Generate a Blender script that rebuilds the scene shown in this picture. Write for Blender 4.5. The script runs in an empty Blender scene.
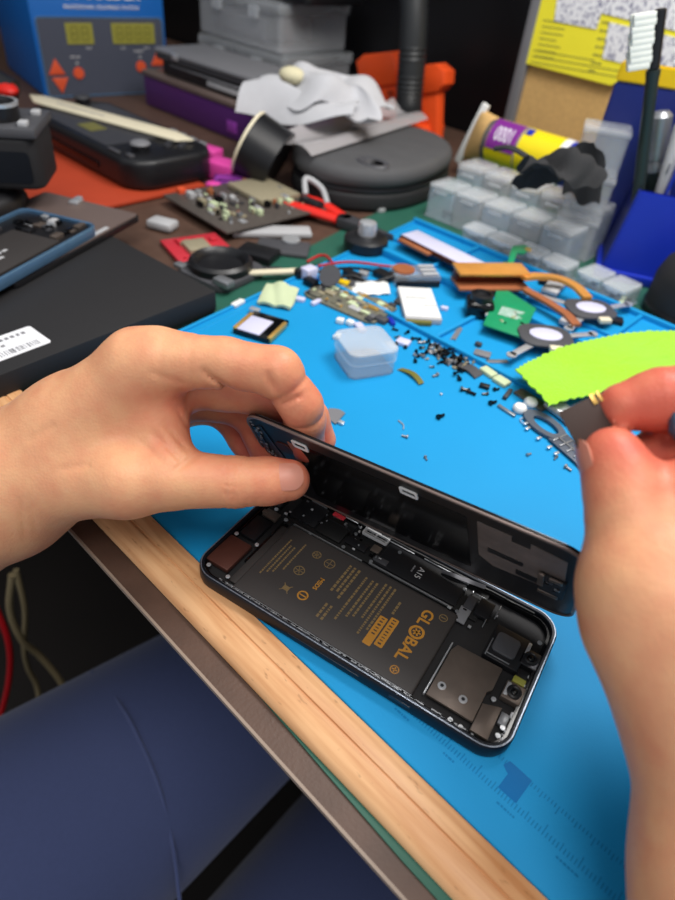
import bpy, bmesh, math, random
import numpy as np
from mathutils import Vector, Matrix
random.seed(7); rng = np.random.default_rng(7)
scene = bpy.context.scene
COL = scene.collection
PI = math.pi
BENCH = -0.005          # height of the bench surface; the blue mat's top is z = 0

# ------------------------------------------------------------------ camera
f_px, pitch, roll, H = 636.5, 0.7027, 0.1149, 0.2375
cp, sp = math.cos(pitch), math.sin(pitch)
fw0 = np.array([0, cp, -sp]); up0 = np.array([0, sp, cp]); rt0 = np.array([1., 0, 0])
c_, s_ = math.cos(roll), math.sin(roll)
YAW = math.radians(39.968096)
RZ = np.array([[math.cos(YAW), -math.sin(YAW), 0], [math.sin(YAW), math.cos(YAW), 0], [0, 0, 1]])
CR = RZ @ (c_*rt0 + s_*up0); CU = RZ @ (-s_*rt0 + c_*up0); CF = RZ @ fw0
CO = np.array([0, -0.1068, H])
cam_d = bpy.data.cameras.new('camera'); cam = bpy.data.objects.new('camera', cam_d); COL.objects.link(cam)
cam_d.sensor_width = 36; cam_d.sensor_fit = 'AUTO'; cam_d.lens = f_px*36/900
m = Matrix.Identity(4)
for i in range(3):
    m[i][0], m[i][1], m[i][2], m[i][3] = CR[i], CU[i], -CF[i], CO[i]
cam.matrix_world = m
cam_d.clip_start = 0.01
cam_d.dof.use_dof = True; cam_d.dof.focus_distance = 0.285; cam_d.dof.aperture_fstop = 8.0
scene.camera = cam

def _ray(px, py): return CF + (px-337.5)/f_px*CR - (py-450)/f_px*CU
def P(px, py, z=0.0):            # spot on the horizontal plane at height z
    d = _ray(px, py); t = (z-CO[2])/d[2]; return Vector(CO+t*d)
def D(px, py, dist):             # spot at a given distance in front of the viewer
    return Vector(CO+dist*_ray(px, py))
def WY(px, py, y):               # spot on a wall parallel to x
    d = _ray(px, py); t = (y-CO[1])/d[1]; return Vector(CO+t*d)

# ------------------------------------------------------------------ materials
def srgb(r, g, b):
    f = lambda v: (v/255)/12.92 if v/255 <= .04045 else ((v/255+.055)/1.055)**2.4
    return (f(r), f(g), f(b), 1)
MATS = {}
def mat(name, rgb, rough=.5, metal=0., var=0.06, scale=60., bump=0., bscale=300., spec=.5, trans=0., ior=1.45, alpha=1., coat=0., sheen=0., emit=None, sss=0.):
    m = bpy.data.materials.new(name); m.use_nodes = True
    nt = m.node_tree; b = nt.nodes['Principled BSDF']
    tc = nt.nodes.new('ShaderNodeTexCoord')
    n = nt.nodes.new('ShaderNodeTexNoise'); n.inputs['Scale'].default_value = scale; n.inputs['Detail'].default_value = 4
    nt.links.new(tc.outputs['Object'], n.inputs['Vector'])
    mr = nt.nodes.new('ShaderNodeMapRange'); mr.inputs['To Min'].default_value = 1-var; mr.inputs['To Max'].default_value = 1+var
    nt.links.new(n.outputs['Fac'], mr.inputs['Value'])
    mx = nt.nodes.new('ShaderNodeMix'); mx.data_type = 'RGBA'; mx.blend_type = 'MULTIPLY'; mx.inputs['Factor'].default_value = 1
    mx.inputs['A'].default_value = srgb(*rgb)
    nt.links.new(mr.outputs['Result'], mx.inputs['B'])
    nt.links.new(mx.outputs['Result'], b.inputs['Base Color'])
    b.inputs['Roughness'].default_value = rough; b.inputs['Metallic'].default_value = metal
    b.inputs['Specular IOR Level'].default_value = spec; b.inputs['IOR'].default_value = ior
    b.inputs['Transmission Weight'].default_value = trans; b.inputs['Alpha'].default_value = alpha
    b.inputs['Coat Weight'].default_value = coat; b.inputs['Sheen Weight'].default_value = sheen
    if sss: b.inputs['Subsurface Weight'].default_value = sss; b.inputs['Subsurface Radius'].default_value = (.006, .002, .001); b.inputs['Subsurface Scale'].default_value = 1
    if emit: b.inputs['Emission Color'].default_value = srgb(*rgb); b.inputs['Emission Strength'].default_value = emit
    if bump:
        n2 = nt.nodes.new('ShaderNodeTexNoise'); n2.inputs['Scale'].default_value = bscale; n2.inputs['Detail'].default_value = 5
        nt.links.new(tc.outputs['Object'], n2.inputs['Vector'])
        bp = nt.nodes.new('ShaderNodeBump'); bp.inputs['Strength'].default_value = bump; bp.inputs['Distance'].default_value = .001
        nt.links.new(n2.outputs['Fac'], bp.inputs['Height']); nt.links.new(bp.outputs['Normal'], b.inputs['Normal'])
    MATS[name] = m; return m
def nodes_of(m): return m.node_tree, m.node_tree.nodes['Principled BSDF']

M = MATS
mat('mat_blue', (20, 146, 206), .6, spec=.3, var=.04, scale=25, bump=.05, bscale=900)
mat('mat_blue_mark', (8, 112, 180), .55, spec=.3)
mat('mat_blue_tick', (12, 126, 186), .6, spec=.3)
mat('black_plastic', (24, 24, 27), .38, bump=.04, bscale=600)
mat('black_gloss', (10, 10, 12), .12)
mat('black_matte', (30, 29, 31), .7, bump=.08, bscale=500)
mat('charcoal', (58, 58, 62), .5)
mat('dark_grey', (72, 72, 76), .5)
mat('mid_grey', (120, 120, 124), .5)
mat('pale_grey', (178, 178, 180), .5)
mat('white_plastic', (232, 232, 230), .4)
mat('lavender_white', (206, 205, 230), .35)
mat('silver', (206, 208, 212), .3, .6, var=.1, scale=400)
mat('steel', (146, 148, 152), .35, .6, var=.12, scale=500)
mat('dark_steel', (74, 74, 78), .35, .9, var=.15, scale=500)
mat('shield_steel', (116, 104, 96), .36, .6, var=.2, scale=160)
mat('copper', (240, 168, 84), .32, .45, var=.12, scale=120)
mat('copper_dull', (182, 112, 74), .4, .35, var=.15, scale=120)
mat('copper_dark', (92, 42, 26), .45, .6, var=.2, scale=200)
mat('gold', (220, 176, 96), .32, .6)
mat('gold_print', (170, 118, 44), .45)
mat('dim_gold_print', (114, 94, 62), .5)
mat('battery_black', (52, 48, 47), .6, var=.05, scale=40)
mat('smudged_foil', (116, 104, 98), .5, .3, var=.7, scale=90)
mat('skeleton_grey', (92, 98, 110), .45, .3)
mat('taptic_brown', (88, 52, 44), .4, .35, var=.12, scale=300)
mat('frame_navy', (20, 24, 32), .4, .4, var=.15, scale=500)
mat('frame_rim_highlight', (136, 144, 158), .3, .6, var=.45, scale=700)  # pale tone carries the highlight along the phone's rim
mat('board_black', (22, 22, 23), .45, var=.2, scale=500)
mat('board_grey', (112, 110, 96), .5, .2, var=.35, scale=420)
mat('board_dark', (82, 75, 70), .5, .1, var=.3, scale=250)
mat('board_green', (22, 140, 92), .4, var=.12, scale=150)
mat('board_red', (196, 50, 62), .4, var=.15, scale=150)
mat('chip_tan', (168, 158, 132), .45, .3, var=.2, scale=500)
mat('orange_plastic', (244, 86, 34), .45, var=.04)
mat('red_plastic', (226, 42, 32), .35)
mat('red_orange_sheet', (176, 62, 32), .6, var=.08, scale=30)
mat('pink_plastic', (232, 78, 170), .35)
mat('purple_plastic', (82, 40, 104), .35)
mat('violet_foil', (150, 66, 170), .3)
mat('blue_plastic', (22, 46, 168), .35, var=.05)
mat('blue_deep', (28, 40, 112), .4, var=.05)
mat('station_blue', (18, 98, 178), .4, var=.04)
mat('station_grey', (74, 78, 92), .45, var=.04)
mat('lcd_green', (150, 146, 64), .35, var=.08)
mat('lcd_segment', (112, 108, 46), .4)
mat('button_orange', (222, 88, 52), .4)
mat('yellow_plastic', (238, 214, 20), .35, var=.06, scale=40)
mat('yellow_band', (224, 186, 8), .4)
mat('yellow_paper', (244, 232, 52), .7, var=.03)
mat('paper_white', (236, 236, 240), .7)
mat('purple_label', (124, 40, 138), .4)
mat('ink_dark', (44, 42, 46), .6)
mat('ink_faint', (150, 148, 60), .6)
mat('ink_grey', (130, 130, 134), .6)
mat('cork', (204, 164, 104), .85, var=.2, scale=220, bump=.3, bscale=400)
mat('lime_cloth', (154, 216, 20), .9, var=.10, scale=160, bump=1.0, bscale=700, sheen=.4)
mat('cream_plastic', (226, 216, 188), .5)
mat('pale_green_foam', (192, 204, 166), .8, bump=.2, bscale=800)
mat('green_bench', (36, 90, 74), .55, var=.12, scale=40)
mat('brown_laminate', (84, 62, 51), .5, var=.38, scale=55, bump=.15, bscale=700)
mat('edge_band', (146, 128, 114), .45)
mat('room_dark', (16, 15, 17), .35)
mat('floor_dark', (26, 20, 17), .7, var=.3, scale=8)
mat('navy_cloth', (62, 72, 112), .9, var=.08, scale=300, bump=.3, bscale=1800, sheen=.15)
mat('red_wire', (176, 22, 30), .4)
mat('cream_wire', (136, 122, 92), .5)
mat('case_grey', (78, 78, 80), .75, var=.14, scale=60, bump=.3, bscale=900)
mat('case_dark', (34, 34, 36), .7, bump=.2, bscale=900)
mat('cloth_white', (188, 188, 192), .9, var=.1, scale=45, bump=.4, bscale=500, sheen=.3)
mat('cloth_cream', (214, 206, 172), .9)
mat('black_cloth', (38, 38, 40), .85, bump=.4, bscale=800)
mat('hose_black', (40, 42, 44), .45)
mat('nail', (206, 136, 116), .38, var=.04, sss=.1)
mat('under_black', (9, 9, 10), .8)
mat('chip_brown', (64, 50, 46), .55, spec=.2, var=.05)
mat('sky_blue_metal', (108, 150, 190), .3, .7, var=.15, scale=80)
mat('tablet_brown', (116, 100, 94), .35, .2, var=.08, scale=30)
mat('bristle_white', (226, 228, 220), .8)
mat('pen_green_black', (38, 48, 46), .3)
mat('tool_blue_grey', (66, 82, 104), .35)
# clear plastics
def clear(name, rgb, alpha, rough=.15):
    m = mat(name, rgb, rough, var=.04, scale=30, coat=.4)
    nt, b = nodes_of(m); b.inputs['Alpha'].default_value = alpha; return m
clear('clear_plastic', (216, 228, 240), .24, .10)
clear('clear_milky', (212, 214, 218), .26, .2)
clear('clear_lid', (226, 230, 234), .32, .12)
clear('clear_film', (196, 192, 194), .5, .2)

# wood with the grain along x
m = mat('pale_wood', (222, 172, 112), .42, var=.05, scale=30)
nt, b = nodes_of(m)
tc = nt.nodes.new('ShaderNodeTexCoord'); mp = nt.nodes.new('ShaderNodeMapping'); mp.inputs['Scale'].default_value = (6, 90, 90)
nt.links.new(tc.outputs['Object'], mp.inputs['Vector'])
n = nt.nodes.new('ShaderNodeTexNoise'); n.inputs['Scale'].default_value = 3; n.inputs['Detail'].default_value = 6; nt.links.new(mp.outputs['Vector'], n.inputs['Vector'])
cr = nt.nodes.new('ShaderNodeValToRGB'); cr.color_ramp.elements[0].position = .3; cr.color_ramp.elements[0].color = srgb(198, 138, 90)
cr.color_ramp.elements[1].position = .62; cr.color_ramp.elements[1].color = srgb(226, 176, 128)
nt.links.new(n.outputs['Fac'], cr.inputs['Fac'])
# short dark pores
mp2 = nt.nodes.new('ShaderNodeMapping'); mp2.inputs['Scale'].default_value = (140, 420, 420); nt.links.new(tc.outputs['Object'], mp2.inputs['Vector'])
n2 = nt.nodes.new('ShaderNodeTexNoise'); n2.inputs['Scale'].default_value = 1; n2.inputs['Detail'].default_value = 2; nt.links.new(mp2.outputs['Vector'], n2.inputs['Vector'])
r2 = nt.nodes.new('ShaderNodeMapRange'); r2.inputs['From Min'].default_value = .66; r2.inputs['From Max'].default_value = .80; nt.links.new(n2.outputs['Fac'], r2.inputs['Value'])
mx = nt.nodes.new('ShaderNodeMix'); mx.data_type = 'RGBA'; mx.inputs['B'].default_value = srgb(150, 102, 62)
nt.links.new(r2.outputs['Result'], mx.inputs['Factor']); nt.links.new(cr.outputs['Color'], mx.inputs['A'])
nt.links.new(mx.outputs['Result'], b.inputs['Base Color'])

# skin: a tan base, redder where the vertex attribute 'flush' says the skin itself is pinker
m = mat('skin', (216, 150, 116), .44, sss=.10, spec=.32)
nt, b = nodes_of(m)
at_ = nt.nodes.new('ShaderNodeAttribute'); at_.attribute_name = 'flush'
n = nt.nodes.new('ShaderNodeTexNoise'); n.inputs['Scale'].default_value = 90; n.inputs['Detail'].default_value = 5
tc = nt.nodes.new('ShaderNodeTexCoord'); nt.links.new(tc.outputs['Object'], n.inputs['Vector'])
ad = nt.nodes.new('ShaderNodeMath'); ad.operation = 'MULTIPLY_ADD'; ad.inputs[1].default_value = .9; nt.links.new(n.outputs['Fac'], ad.inputs[0]); nt.links.new(at_.outputs['Fac'], ad.inputs[2])
sb = nt.nodes.new('ShaderNodeMath'); sb.operation = 'SUBTRACT'; sb.inputs[1].default_value = .45; sb.use_clamp = True; nt.links.new(ad.outputs[0], sb.inputs[0])
mx = nt.nodes.new('ShaderNodeMix'); mx.data_type = 'RGBA'; mx.inputs['A'].default_value = srgb(226, 168, 126); mx.inputs['B'].default_value = srgb(204, 100, 80)
nt.links.new(sb.outputs[0], mx.inputs['Factor']); nt.links.new(mx.outputs['Result'], b.inputs['Base Color'])
v = nt.nodes.new('ShaderNodeTexVoronoi'); v.inputs['Scale'].default_value = 900; nt.links.new(tc.outputs['Object'], v.inputs['Vector'])
n3 = nt.nodes.new('ShaderNodeTexNoise'); n3.inputs['Scale'].default_value = 260; n3.inputs['Detail'].default_value = 4; nt.links.new(tc.outputs['Object'], n3.inputs['Vector'])
bp0 = nt.nodes.new('ShaderNodeBump'); bp0.inputs['Strength'].default_value = .22; bp0.inputs['Distance'].default_value = .0006; nt.links.new(n3.outputs['Fac'], bp0.inputs['Height'])
bp = nt.nodes.new('ShaderNodeBump'); bp.inputs['Strength'].default_value = .18; bp.inputs['Distance'].default_value = .0004
nt.links.new(v.outputs['Distance'], bp.inputs['Height']); nt.links.new(bp0.outputs['Normal'], bp.inputs['Normal']); nt.links.new(bp.outputs['Normal'], b.inputs['Normal'])

# printed table with tiny speckled figures
m = mat('printed_figures', (232, 232, 238), .7)
nt, b = nodes_of(m)
tc = nt.nodes.new('ShaderNodeTexCoord'); mp = nt.nodes.new('ShaderNodeMapping'); mp.inputs['Scale'].default_value = (330, 330, 260); nt.links.new(tc.outputs['Object'], mp.inputs['Vector'])
n = nt.nodes.new('ShaderNodeTexNoise'); n.inputs['Scale'].default_value = 1; n.inputs['Detail'].default_value = 3; nt.links.new(mp.outputs['Vector'], n.inputs['Vector'])
cr = nt.nodes.new('ShaderNodeValToRGB'); cr.color_ramp.elements[0].position = .36; cr.color_ramp.elements[0].color = srgb(120, 120, 150)
cr.color_ramp.elements[1].position = .5; cr.color_ramp.elements[1].color = srgb(236, 236, 240)
nt.links.new(n.outputs['Fac'], cr.inputs['Fac']); nt.links.new(cr.outputs['Color'], b.inputs['Base Color'])

# ------------------------------------------------------------------ mesh helpers
def T(loc=(0, 0, 0), rx=0, ry=0, rz=0):
    return Matrix.Translation(Vector(loc)) @ Matrix.Rotation(rz, 4, 'Z') @ Matrix.Rotation(ry, 4, 'Y') @ Matrix.Rotation(rx, 4, 'X')
def merge(bm, src, mtx=None):
    if mtx is not None: src.transform(mtx)
    me = bpy.data.meshes.new('tmp'); src.to_mesh(me); src.free(); bm.from_mesh(me); bpy.data.meshes.remove(me)
def box(bm, c, s, bev=0, mtx=None, seg=2):
    t = bmesh.new(); bmesh.ops.create_cube(t, size=1)
    t.transform(Matrix.Translation(Vector(c)) @ Matrix.Diagonal((s[0], s[1], s[2], 1)))
    if bev > 0: bmesh.ops.bevel(t, geom=list(t.edges), offset=bev, segments=seg, affect='EDGES', profile=.5)
    merge(bm, t, mtx); return bm
def prism(bm, pts, z0, z1, bev=0, mtx=None, seg=2):
    t = bmesh.new(); a = sum(pts[i][0]*pts[(i+1) % len(pts)][1]-pts[(i+1) % len(pts)][0]*pts[i][1] for i in range(len(pts)))
    if a < 0: pts = pts[::-1]
    vs = [t.verts.new((p[0], p[1], z0)) for p in pts]; f = t.faces.new(vs)
    r = bmesh.ops.extrude_face_region(t, geom=[f]); ev = [g for g in r['geom'] if isinstance(g, bmesh.types.BMVert)]
    bmesh.ops.translate(t, verts=ev, vec=(0, 0, z1-z0)); bmesh.ops.recalc_face_normals(t, faces=list(t.faces))
    if bev > 0:
        ed = [e for e in t.edges if abs(e.verts[0].co.z-e.verts[1].co.z) < 1e-7]
        bmesh.ops.bevel(t, geom=ed, offset=bev, segments=seg, affect='EDGES', profile=.5)
    merge(bm, t, mtx); return bm
def rrect(w, h, r, n=6, cx=0, cy=0):
    out = []
    for (sx, sy, a0) in ((1, 1, 0), (-1, 1, 90), (-1, -1, 180), (1, -1, 270)):
        for k in range(n+1):
            a = math.radians(a0+90*k/n); out.append((cx+sx*(w/2-r)+r*math.cos(a), cy+sy*(h/2-r)+r*math.sin(a)))
    return out
def ring(bm, outer, inner, z0, z1, mtx=None, bev=0):
    t = bmesh.new(); n = len(outer)
    lay = []
    prof = [(outer, z0), (outer, z1), (inner, z1), (inner, z0)]
    if bev:
        mid = lambda A, B, q: [(a[0]+(b_[0]-a[0])*q, a[1]+(b_[1]-a[1])*q) for a, b_ in zip(A, B)]
        prof = [(mid(outer, inner, .12), z0), (outer, z0+bev*2), (outer, z1-bev), (mid(outer, inner, .18), z1), (mid(outer, inner, .85), z1), (inner, z1-bev*.5), (inner, z0)]
    for pts, z in prof: lay.append([t.verts.new((p[0], p[1], z)) for p in pts])
    k = len(lay)
    for a in range(k):
        A, B = lay[a], lay[(a+1) % k]
        for i in range(n): t.faces.new((A[i], A[(i+1) % n], B[(i+1) % n], B[i]))
    bmesh.ops.recalc_face_normals(t, faces=list(t.faces)); merge(bm, t, mtx); return bm
def cyl(bm, c, r, h, seg=20, r2=None, mtx=None, bev=0, rot=None):
    t = bmesh.new(); bmesh.ops.create_cone(t, cap_ends=True, segments=seg, radius1=r, radius2=r if r2 is None else r2, depth=h)
    if bev:
        ed = [e for e in t.edges if abs(e.verts[0].co.z-e.verts[1].co.z) < 1e-7]
        bmesh.ops.bevel(t, geom=ed, offset=bev, segments=2, affect='EDGES')
    if rot is not None: t.transform(rot)
    t.transform(Matrix.Translation(Vector(c))); merge(bm, t, mtx); return bm
def ball(bm, c, r, s=(1, 1, 1), seg=16, mtx=None):
    t = bmesh.new(); bmesh.ops.create_uvsphere(t, u_segments=seg, v_segments=max(6, seg//2), radius=r)
    t.transform(Matrix.Translation(Vector(c)) @ Matrix.Diagonal((s[0], s[1], s[2], 1))); merge(bm, t, mtx); return bm
def lathe(bm, prof, seg=28, mtx=None):
    t = bmesh.new(); rows = []
    for r, z in prof: rows.append([t.verts.new((r*math.cos(2*PI*i/seg), r*math.sin(2*PI*i/seg), z)) for i in range(seg)])
    for a, b_ in zip(rows[:-1], rows[1:]):
        for i in range(seg): t.faces.new((a[i], a[(i+1) % seg], b_[(i+1) % seg], b_[i]))
    t.faces.new(rows[0][::-1]); t.faces.new(rows[-1]); bmesh.ops.recalc_face_normals(t, faces=list(t.faces)); merge(bm, t, mtx); return bm
def smooth_path(pts, n=8):
    p = [Vector(q) for q in pts]; p = [2*p[0]-p[1]]+p+[2*p[-1]-p[-2]]; out = []
    for i in range(1, len(p)-2):
        for k in range(n):
            t = k/n; out.append(.5*((2*p[i])+(-p[i-1]+p[i+1])*t+(2*p[i-1]-5*p[i]+4*p[i+1]-p[i+2])*t*t+(-p[i-1]+3*p[i]-3*p[i+1]+p[i+2])*t**3))
    out.append(p[-2]); return out
def tube(bm, pts, r, seg=10, smooth=8, ribs=0, flat=None):
    p = smooth_path(pts, smooth) if smooth else [Vector(q) for q in pts]
    t = bmesh.new(); rows = []; up = Vector((0, 0, 1))
    for i, q in enumerate(p):
        d = (p[min(i+1, len(p)-1)]-p[max(i-1, 0)]).normalized()
        if abs(d.dot(up)) > .95: up = Vector((0, 1, 0)) if abs(d.y) < .9 else Vector((1, 0, 0))
        a = d.cross(up).normalized(); b_ = a.cross(d).normalized(); up = b_
        rr = r(i/(len(p)-1)) if callable(r) else r
        if ribs and i % 2: rr *= ribs
        fa, fb = flat if flat else (1, 1)
        rows.append([t.verts.new(q+rr*(fa*math.cos(2*PI*k/seg)*a+fb*math.sin(2*PI*k/seg)*b_)) for k in range(seg)])
    for a, b_ in zip(rows[:-1], rows[1:]):
        for i in range(seg): t.faces.new((a[i], a[(i+1) % seg], b_[(i+1) % seg], b_[i]))
    t.faces.new(rows[0][::-1]); t.faces.new(rows[-1]); bmesh.ops.recalc_face_normals(t, faces=list(t.faces)); merge(bm, t); return bm
def strip(bm, pts, w, th, n=8):      # flat ribbon standing on its path: width horizontal, thickness vertical
    p = smooth_path(pts, n) if n else [Vector(q) for q in pts]
    t = bmesh.new(); rows = []
    for i, q in enumerate(p):
        d = (p[min(i+1, len(p)-1)]-p[max(i-1, 0)]); s = Vector((-d.y, d.x, 0))
        s = s.normalized() if s.length > 1e-9 else Vector((1, 0, 0)); u = d.cross(s).normalized()*-1 if d.length else Vector((0, 0, 1))
        if u.z < 0: u = -u
        rows.append([t.verts.new(q+s*w/2), t.verts.new(q-s*w/2), t.verts.new(q-s*w/2+u*th), t.verts.new(q+s*w/2+u*th)])
    for a, b_ in zip(rows[:-1], rows[1:]):
        for i in range(4): t.faces.new((a[i], a[(i+1) % 4], b_[(i+1) % 4], b_[i]))
    t.faces.new(rows[0][::-1]); t.faces.new(rows[-1]); bmesh.ops.recalc_face_normals(t, faces=list(t.faces)); merge(bm, t); return bm
def sheet(bm, fn, nu, nv, th=.0006, mask=None):   # thick sheet from a function (u,v) -> Vector
    t = bmesh.new(); g = [[t.verts.new(fn(i/nu, j/nv)) for j in range(nv+1)] for i in range(nu+1)]
    for i in range(nu):
        for j in range(nv): t.faces.new((g[i][j], g[i+1][j], g[i+1][j+1], g[i][j+1]))
    t.normal_update()
    if sum(fc.normal.z for fc in t.faces) < 0: bmesh.ops.reverse_faces(t, faces=list(t.faces))
    t.normal_update(); bmesh.ops.solidify(t, geom=list(t.faces), thickness=th)
    bmesh.ops.recalc_face_normals(t, faces=list(t.faces)); merge(bm, t); return bm

# ------------------------------------------------------------------ object helpers
def obj(name, bm, mt, parent=None, smooth=True, label=None, loc=None, rz=0, kind=None):
    me = bpy.data.meshes.new(name)
    if loc is not None:
        bm.transform((Matrix.Translation(Vector(loc)) @ Matrix.Rotation(rz, 4, 'Z')).inverted())
    bm.to_mesh(me); bm.free()
    me.materials.append(M[mt] if isinstance(mt, str) else mt)
    if smooth:
        me.polygons.foreach_set('use_smooth', [True]*len(me.polygons)); me.set_sharp_from_angle(angle=.65)
    o = bpy.data.objects.new(name, me); COL.objects.link(o)
    if loc is not None: o.location = loc; o.rotation_euler = (0, 0, rz)
    if parent: o.parent = parent
    if label: o['label'] = label
    if kind: o['kind'] = kind
    return o
def thing(name, label, cat, loc=(0, 0, 0), rz=0, group=None, mtx=None):
    o = bpy.data.objects.new(name, None); COL.objects.link(o); o.empty_display_size = .01
    if mtx is not None: o.matrix_world = mtx
    else: o.location = loc; o.rotation_euler = (0, 0, rz)
    o['label'] = label; o['category'] = cat
    if group: o['group'] = group
    return o
def tag(o, label, cat, group=None):
    o['label'] = label; o['category'] = cat
    if group: o['group'] = group
    return o
def struct(name, bm, mt, smooth=False):
    return obj(name, bm, mt, smooth=smooth, kind='structure')
def nb(): return bmesh.new()
def copy_thing(root, loc, rz, label=None):
    r = root.copy(); COL.objects.link(r); r.location = loc; r.rotation_euler = (0, 0, rz)
    if label: r['label'] = label
    for ch in root.children:
        c = ch.copy(); COL.objects.link(c); c.parent = r
        for g in ch.children:
            d = g.copy(); COL.objects.link(d); d.parent = c
    return r
def text_bm(body, size, th=.0001, align='CENTER', bold=0.):
    cu = bpy.data.curves.new('txt', 'FONT'); cu.body = body; cu.size = size; cu.extrude = th; cu.align_x = align; cu.align_y = 'CENTER'; cu.offset = bold; cu.resolution_u = 3
    o = bpy.data.objects.new('txt', cu); COL.objects.link(o); dg = bpy.context.evaluated_depsgraph_get()
    me = bpy.data.meshes.new_from_object(o.evaluated_get(dg)); bm = bmesh.new(); bm.from_mesh(me)
    bpy.data.objects.remove(o); bpy.data.curves.remove(cu); bpy.data.meshes.remove(me); return bm
def text(name, body, size, mt, parent, mtx, th=.0001, align='CENTER', bold=0., label=None):
    bm = text_bm(body, size, th, align, bold); bm.transform(mtx); return obj(name, bm, mt, parent, smooth=False, label=label)
def dashes(bm, mtx, w, rows, pitch, h, fill=.85, th=.0001, mn=.6, mx=1.8):
    """rows of short printed strokes, like text too small to read"""
    for r in range(rows):
        x = 0; end = w*random.uniform(.6, 1)
        while x < end:
            l = h*random.uniform(mn, mx)
            box(bm, (x+l/2, -r*pitch, th/2), (l, h, th), mtx=mtx); x += l+h*(1-fill)*3
    return bm
def heading(a, b): return math.atan2(b[1]-a[1], b[0]-a[0])
# ================================================================== THE SETTING
struct('floor', box(nb(), (-.2, .1, -.76), (4, 3.4, .02)), 'floor_dark')
struct('wall_back', box(nb(), (-.2, .83, .15), (4, .04, 1.8)), 'room_dark')
struct('wall_left', box(nb(), (-1.62, .1, .15), (.04, 3.4, 1.8)), 'room_dark')

# ------------------------------------------------------------------ bench
bench = thing('workbench', 'brown laminate workbench with a green top cover under everything', 'workbench', (0, 0, -.75))
def on(root, bm): bm.transform(Matrix.Translation(-root.location)); return bm
obj('bench_top', on(bench, box(nb(), (-.45, .3845, -.0080), (2.2, .831, .004))), 'brown_laminate', bench)
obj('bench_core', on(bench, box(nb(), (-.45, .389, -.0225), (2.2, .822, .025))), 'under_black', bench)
eb = nb(); box(eb, (-.45, -.0316, -.0066), (2.2, .0012, .0020)); box(eb, (-.45, -.0314, -.0086), (2.2, .0008, .0012))
obj('edge_band', on(bench, eb), 'edge_band', bench, label='thin pale edge band along the front of the bench top')
obj('shade_apron', on(bench, box(nb(), (-.45, .03, -.095), (2.1, .018, .12))), 'under_black', bench)  # added board, black to make the shade under the bench
for x in (-1.45, .55):
    for y in (.02, .74): obj('leg', on(bench, box(nb(), (x, y, -.393), (.05, .05, .714))), 'black_matte', bench)
bc = nb(); pts = [(-.405, -.0195), (-.11, -.0198), (-.06, -.0222), (-.02, -.0238), (.03, -.0246), (.6, -.0246), (.6, .64), (-.46, .64), (-.425, .40), (-.405, .30)]
prism(bc, pts, -.006, BENCH)
obj('bench_cover', on(bench, bc), 'green_bench', bench, label='thin green cover sheet on the bench top')

# ------------------------------------------------------------------ wooden rail
prof = [(-.0002, -.0048), (-.0002, .0006), (-.0012, .0012), (-.0086, .0012), (-.0090, .0004), (-.0096, .0004), (-.0100, .0012), (-.0130, .0011), (-.0160, .0003), (-.0188, -.0013), (-.0204, -.0032), (-.0206, -.0048)]
t = nb(); rows = []
xs = [-.62+i*.02 for i in range(62)]
for x in xs: rows.append([t.verts.new((x, y, z)) for y, z in prof])
for a, b_ in zip(rows[:-1], rows[1:]):
    for i in range(len(prof)): t.faces.new((a[i], a[(i+1) % len(prof)], b_[(i+1) % len(prof)], b_[i]))
t.faces.new(rows[0]); t.faces.new(rows[-1][::-1]); bmesh.ops.recalc_face_normals(t, faces=list(t.faces))
tag(obj('wooden_rail', t, 'pale_wood', loc=(-.07, -.01, BENCH)), 'pale rounded wooden rail running along the front edge of the bench', 'wood rail')

# ------------------------------------------------------------------ blue silicone mat
mo = [(-.3310, .0006), (.34, .0006), (.34, .4300), (-.3830, .4300)]
mb = nb(); prism(mb, mo, BENCH, 0, .0008)
mat_o = tag(obj('repair_mat', mb, 'mat_blue', loc=(-.02, .2, BENCH)), 'large sky blue silicone repair mat with tray compartments along its far side', 'mat')
def on_mat(bm): bm.transform(Matrix.Translation((.02, -.2, -BENCH))); return bm
def wall(a, b_, w=.004, h=.004, nm='tray_wall'):
    a = Vector(a); b_ = Vector(b_); d = (b_-a); L = d.length; t = nb()
    box(t, (L/2, 0, h/2-.0004), (L, w, h+.0008), .0008, mtx=T((a.x, a.y, 0), rz=math.atan2(d.y, d.x)))
    return obj(nm, on_mat(t), 'mat_blue', mat_o)
lx = lambda y: -.331-.0525*(y/.43)
wall((lx(.004)+.003, .008), (lx(.427)+.003, .427), .003, .0018, 'raised_border'); wall((lx(.03)+.011, .030), (lx(.25)+.011, .252), .0015, .0007, 'raised_border')
wall((lx(.427)+.002, .4270), (.338, .4270), .004, .0045, 'raised_border'); wall((.338, .012), (.338, .427), .003, .0018, 'raised_border')
wall((lx(.2545)+.004, .2545), (.336, .2545), .0035, .0035); wall((lx(.338)+.006, .338), (.336, .338), .006, .0065)
wall((lx(.372)+.006, .372), (-.05, .372), .003, .003)
for x, y0, y1 in ((-.30, .340, .425), (-.222, .256, .336), (-.135, .256, .425), (-.05, .256, .425), (.06, .256, .425)): wall((x, y0), (x, y1), .0035, .0035)
tk = nb()
for i in range(240):
    x = -.145+i*.0014
    L_ = .0045 if i % 10 == 0 else (.0034 if i % 5 == 0 else .0024)
    box(tk, (x, .0155+L_/2, .00005), (.0004, L_, .0001)); box(tk, (x, .0290-L_/2, .00005), (.0004, L_*.8, .0001))
obj('ruler_markings', on_mat(tk), 'mat_blue_tick', mat_o, smooth=False, kind='stuff')
dk = nb()
for i in range(13): dashes(dk, T((-.128+.024*i, .0132, 0)), .008, 1, .0022, .0009, th=.0001)
obj('faint_scale_print', on_mat(dk), 'mat_blue_tick', mat_o, smooth=False)
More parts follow.
